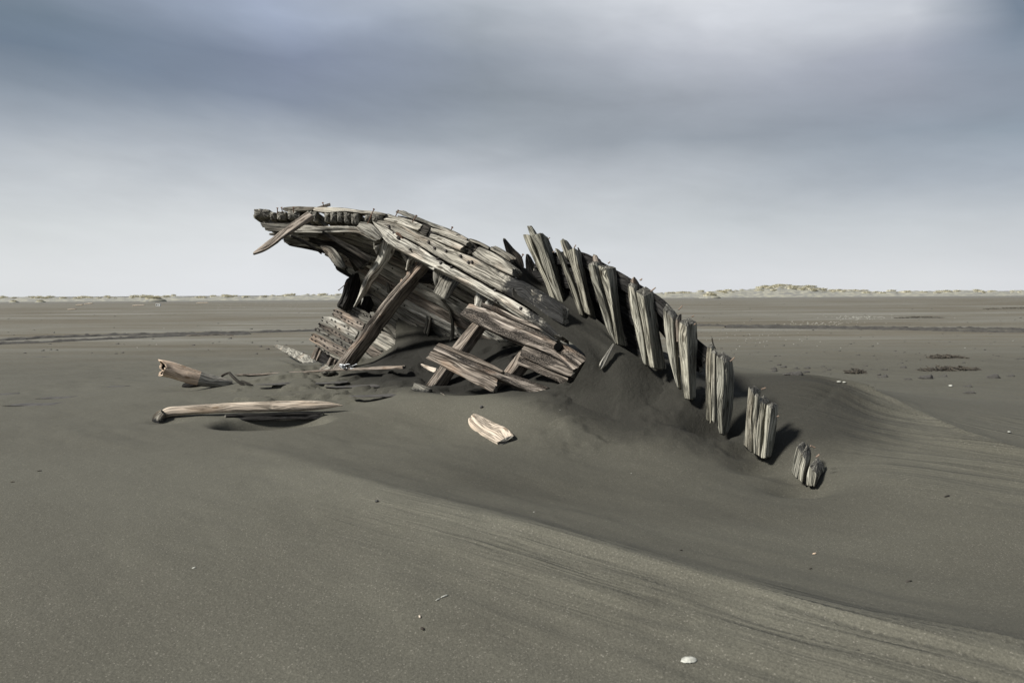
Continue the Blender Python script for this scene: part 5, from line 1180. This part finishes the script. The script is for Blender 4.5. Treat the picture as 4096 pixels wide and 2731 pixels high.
# flotsam far away on the left
def px_len(y_px, x_px, n): 
    g = G(x_px, y_px); return n*g[1]/FPX
for a, b, y1, y2, lb in [(529, 578, 1225, 1222, 'pale driftwood log on the far plain, left of the white crate'), (338, 372, 1218, 1215, 'small driftwood log on the far left plain, rightmost of the pair'), (304, 332, 1222, 1222, 'small driftwood log on the far left plain, leftmost of the pair'), (786, 833, 1214, 1213, 'thin long driftwood log on the far plain, right of the white crate'), (270, 305, 1240, 1238, 'grey branch lying on the far left plain')]:
    g = G((a+b)/2, y1); Yd = g[1]
    o = round_log('driftwood_log', 'N', [(a, y1-2), ((a+b)/2, (y1+y2)/2-2.5), (b, y2-2)], [1.9, 2.2, 1.7], [Yd, Yd], 'drift', EP, du=.2, dv=.05, rag=.1, groove=.02, cracks=0)
    tag(o, lb, 'driftwood log')
def crate():
    g = G(631, 1224); Yd = g[1]; s = Yd/FPX; w, h, d = 16*s, 9*s, 9*s; t = 1.2*s
    m = plain_mat('white_plastic', (0.75, 0.76, 0.74), 0.5, (0.6, 0.6, 0.58), 3); e = bpy.data.objects.new('plastic_crate', None); COL.objects.link(e); e.location = (g[0], g[1], g[2])
    def bx(nm, x0, x1, y0, y1, z0, z1, mm=m):
        vs = [(x, y, z) for x in (x0, x1) for y in (y0, y1) for z in (z0, z1)]
        me = bpy.data.meshes.new(nm); me.from_pydata(vs, [], [(0, 1, 3, 2), (4, 6, 7, 5), (0, 4, 5, 1), (2, 3, 7, 6), (0, 2, 6, 4), (1, 5, 7, 3)]); me.materials.append(mm); return link(nm, me, e)
    bx('top_panel', -w/2, w/2, 0, d, h-t, h); bx('bottom_panel', -w/2, w/2, 0, d, -.02, t*.5); bx('side_panel', -w/2, -w/2+t*.6, 0, d, t*.5, h-t); bx('side_panel', w/2-t*2.2, w/2, 0, d, t*.5, h-t); bx('back_panel', -w/2, w/2, d, d+t*.5, 0, h, IRON); bx('divider', -t, t*.6, .02, d, t*.5, h-t)
    tag(e, 'open white plastic crate with dark inside on the far left plain', 'crate')
crate()
def buoy():
    g = G(3403, 1184); s = g[1]/FPX; e = bpy.data.objects.new('stranded_buoy', None); COL.objects.link(e); e.location = tuple(g)
    gm = plain_mat('faded_green_net', (0.07, 0.20, 0.15), .8, (0.03, 0.10, 0.08), 3)
    me = blob_mesh('net_skirt', gm, 77, 10*s, 5*s, 6*s, .3); link('net_skirt', me, e)
    me = prim('float', [(2.2*s, 2*s), (2.8*s, 6*s), (3.0*s, 9*s), (2.0*s, 11*s)], IRON, 10); link('float', me, e)
    tag(e, 'dark float on a heap of green net, far away on the right plain', 'buoy')
buoy()
o = round_log('branch', 'N', [(733, 1347), (765, 1341), (820, 1343), (870, 1338), (935, 1342)], [2.0, 2.6, 1.8, 1.5, 1.2], [27, 27], 'brown', EG, du=.1, dv=.03, groove=.01); tag(o, 'thin pale branch lying along the wheel track on the left plain', 'branch')
o.location = (0, 0, 0)
# ------------------------------------------------------------------ wheel tracks
def track(pts, seed, wd=0.34, amp=1.0):
    """a churned wheel rut: two raised lips and broken tread lumps"""
    c = np.array([G(x, y) for x, y in pts]); c = resample(c[:, :2], int(np.linalg.norm(c[-1]-c[0])/0.07)+2)
    n = len(c); m_ = 13
    T = np.gradient(c, axis=0); T /= np.linalg.norm(T, axis=1)[:, None]; Nn = np.stack([-T[:, 1], T[:, 0]], 1)
    q = np.linspace(-1, 1, m_)
    X = c[:, None, 0]+Nn[:, None, 0]*q[None]*wd; Y = c[:, None, 1]+Nn[:, None, 1]*q[None]*wd
    Z = height(X, Y)
    s = np.arange(n)*0.07
    tread = fbm(s[:, None]*5.0+np.abs(q)[None]*1.5, q[None]*2.5+np.zeros((n, 1)), seed, 3)
    prof = (1-np.abs(q)**3)*1.0
    var = 0.75+0.5*fbm(s*0.15, s*0, seed+3, 2)
    Z = Z+prof[None]*(0.02+0.17*amp*(tread-0.30)*var[:, None])+0.004-0.03*(np.abs(q) > .99)[None]
    me = grid_mesh('wheel_track', np.stack([X.ravel(), Y.ravel(), Z.ravel()], 1), n, m_, CHURN, smooth=False)
    link('wheel_track', me, None, 'structure')
CHURN = plain_mat('churned_damp_sand', (0.045, 0.042, 0.035), .95, (0.024, 0.022, 0.019), 6, 0, .6)
track([(-200, 1372), (0, 1362), (204, 1350), (459, 1342), (663, 1339), (867, 1333), (1200, 1325), (1320, 1322)], 3)
track([(-200, 1388), (0, 1376), (204, 1368), (459, 1355), (663, 1346), (867, 1340), (1000, 1336)], 4, .30, .8)
track([(2740, 1303), (2900, 1304), (3172, 1307), (3554, 1313), (4096, 1320), (4300, 1323)], 5)
track([(2900, 1310), (3172, 1314), (3554, 1319), (4096, 1329), (4300, 1333)], 6, .32)

# ------------------------------------------------------------------ grassy dunes along the horizon
DUNE = plain_mat('far_dune_sand', (0.14, 0.14, 0.13), .95, (0.27, 0.26, 0.20), .45)
GR = bpy.data.materials.new('straw_grass'); GR.use_nodes = True
_t = NT(GR.node_tree); _b = _t.n['Principled BSDF']
_r = _t.node('ShaderNodeObjectInfo').outputs['Random']; _gz = _t.sep(_t.node('ShaderNodeTexCoord').outputs['Object'])[2]
_t.put(_b.inputs['Base Color'], _t.mix(_t.noise(_t.node('ShaderNodeNewGeometry').outputs['Position'], 1.2, 3), (0.42, 0.39, 0.27, 1), (0.74, 0.71, 0.57, 1)))
_b.inputs['Roughness'].default_value = 0.9
def horizon_y(px): return 1175-(px-2048)*math.tan(ROLL)
DX = [-500, 0, 100, 180, 300, 500, 600, 800, 850, 1000, 1200, 1400, 2600, 2750, 2900, 2985, 3060, 3130, 3230, 3320, 3420, 3600, 3800, 4096, 4600]
DT = [1190, 1190, 1188, 1190, 1189, 1188, 1186, 1186, 1184, 1185, 1180, 1178, 1172, 1170, 1161, 1159, 1145, 1140, 1145, 1159, 1164, 1165, 1162, 1161, 1162]
def dune_strip(x0, x1, D, seed, lift=0.0, wd=26.0):
    n = 420; px = np.linspace(x0, x1, n)
    hgt = (horizon_y(px)-np.interp(px, DX, DT)+lift)*D/FPX+CAMZ
    hgt = np.maximum(hgt, .1)*1.0+0.5*(fbm(px*0.03, px*0, seed, 4)-0.5)*1.6
    q = np.linspace(-1, 1, 13)
    V = []
    base = P(px, np.full(n, 1165.0), D)
    Z = hgt[:, None]*np.cos(q*np.pi/2)[None]**1.3*(1+0.3*(fbm(px[:, None]*.05, q[None]*3+np.zeros((n, 1)), seed+1, 3)-.5)) - 0.05
    k = (D+q*wd)[None]/D
    V = np.stack([(base[:, 0][:, None]*k).ravel(), (np.zeros((n, 1))+D+q[None]*wd).ravel(), Z.ravel()], 1)
    link('dune', grid_mesh('dune', V, n, 13, DUNE), None, 'structure')
    return px, hgt
DD = 240.0
for x0, x1, sd_ in [(-500, 1500, 5), (2500, 4650, 6)]:
    px_, h_ = dune_strip(x0, x1, DD, sd_)
    if sd_ == 5: hl = (px_, h_)
    else: hr = (px_, h_)
def tuft_mesh(seed, n=150):
    r_ = random.Random(seed); vs = []; fs = []
    for k in range(n):
        a = r_.uniform(0, 6.283); rad = r_.random()**.6*.55; bx, by = math.cos(a)*rad, math.sin(a)*rad*.6
        l = r_.uniform(.35, .8)*(1-rad*.6); lean = r_.uniform(.1, .7); dx, dy = math.cos(a)*lean*l+.12*l, math.sin(a)*lean*l
        w = .022; wx, wy = -math.sin(a)*w+w*.5, math.cos(a)*w; b = len(vs)
        vs += [(bx-wx, by-wy, -.05), (bx+wx, by+wy, -.05), (bx+dx*.45+wx*.8, by+dy*.45+wy*.8, l*.75), (bx+dx*.45-wx*.8, by+dy*.45-wy*.8, l*.75), (bx+dx, by+dy, l*.95)]
        fs += [(b, b+1, b+2, b+3), (b+3, b+2, b+4)]
    me = bpy.data.meshes.new('grass_tuft'); me.from_pydata(vs, [], fs); me.materials.append(GR); return me
TU = [tuft_mesh(i) for i in range(6)]
R_T = random.Random(3)
def tuft(px, D, z, s, lb, gp=None, sz=1.0):
    b = P(px, 1165.0, D); o = link('grass_tuft', TU[R_T.randrange(6)]); o.location = (b[0], D, z); o.rotation_euler = (0, 0, R_T.uniform(-.6, .6)); o.scale = (s, s, s*sz)
    tag(o, lb, 'grass tuft', gp); return o
LBL = 'straw coloured grass tuft on the low dunes along the left horizon'; LBR = 'straw coloured grass tuft on the low dunes along the right horizon'
for k in range(95):
    px = R_T.uniform(-20, 1400); D = DD-R_T.uniform(-2, 12); z = np.interp(px, *hl)*math.cos((D-DD)/26*math.pi/2)**1.3-.1
    tuft(px, D, z, R_T.choice([1.0, 1.3, 1.7, 2.1]), 'straw grass tuft on horizon dunes, ' + ('left of the white crate' if px < 560 else 'above the white crate' if px < 720 else 'between the white crate and the wreck'), 'grass tufts along the left horizon', .55 if k % 3 else .75)
for k in range(175):
    px = R_T.uniform(2640, 4110) if k < 110 else R_T.gauss(3150, 110); D = DD-R_T.uniform(-2, 14); z = np.interp(px, *hr)*math.cos((D-DD)/26*math.pi/2)**1.3-.1
    tuft(px, D, z, R_T.choice([1.0, 1.3, 1.8, 2.3]), 'straw grass tuft ' + ('on low dunes between leaning frames and tall dune' if px < 2980 else 'crowding the tall dune on the right horizon' if px < 3340 else 'on the flat dune line at the far right of the horizon' if px > 3700 else 'on the flat dune line just right of the tall dune'), 'grass tufts along the right horizon', .4)
for px, py, s, lb in [(2838, 1181, 1.0, 'lone round grass tuft on its own small mound, in front of the right dunes'), (614, 1200, 1.15, 'wide low grass tuft on a mound in front of the left dunes'), (55, 1196, .45, 'pointed grass tuft near the left edge of the horizon'), (160, 1197, .5, 'grass tuft second from the left edge of the horizon')]:
    g = G(px, py); Yd = g[1]
    if Yd > 190: Yd = 190; g = P(px, py, Yd); g[2] = 0
    sc = Yd/FPX*60*s
    mo = link('sand_mound', blob_mesh('sand_mound', DUNE, 5, sc*.75, sc*.5, sc*.22, .1, 10, 20)); mo.location = (g[0], Yd, 0.0); mo['kind'] = 'structure'
    for j in range(1):
        o = link('grass_tuft', tuft_mesh(40+int(px), 500)); o.location = (g[0], Yd-sc*.08, sc*.10); o.scale = (sc*.72, sc*.6, sc*.42); tag(o, lb, 'grass tuft')
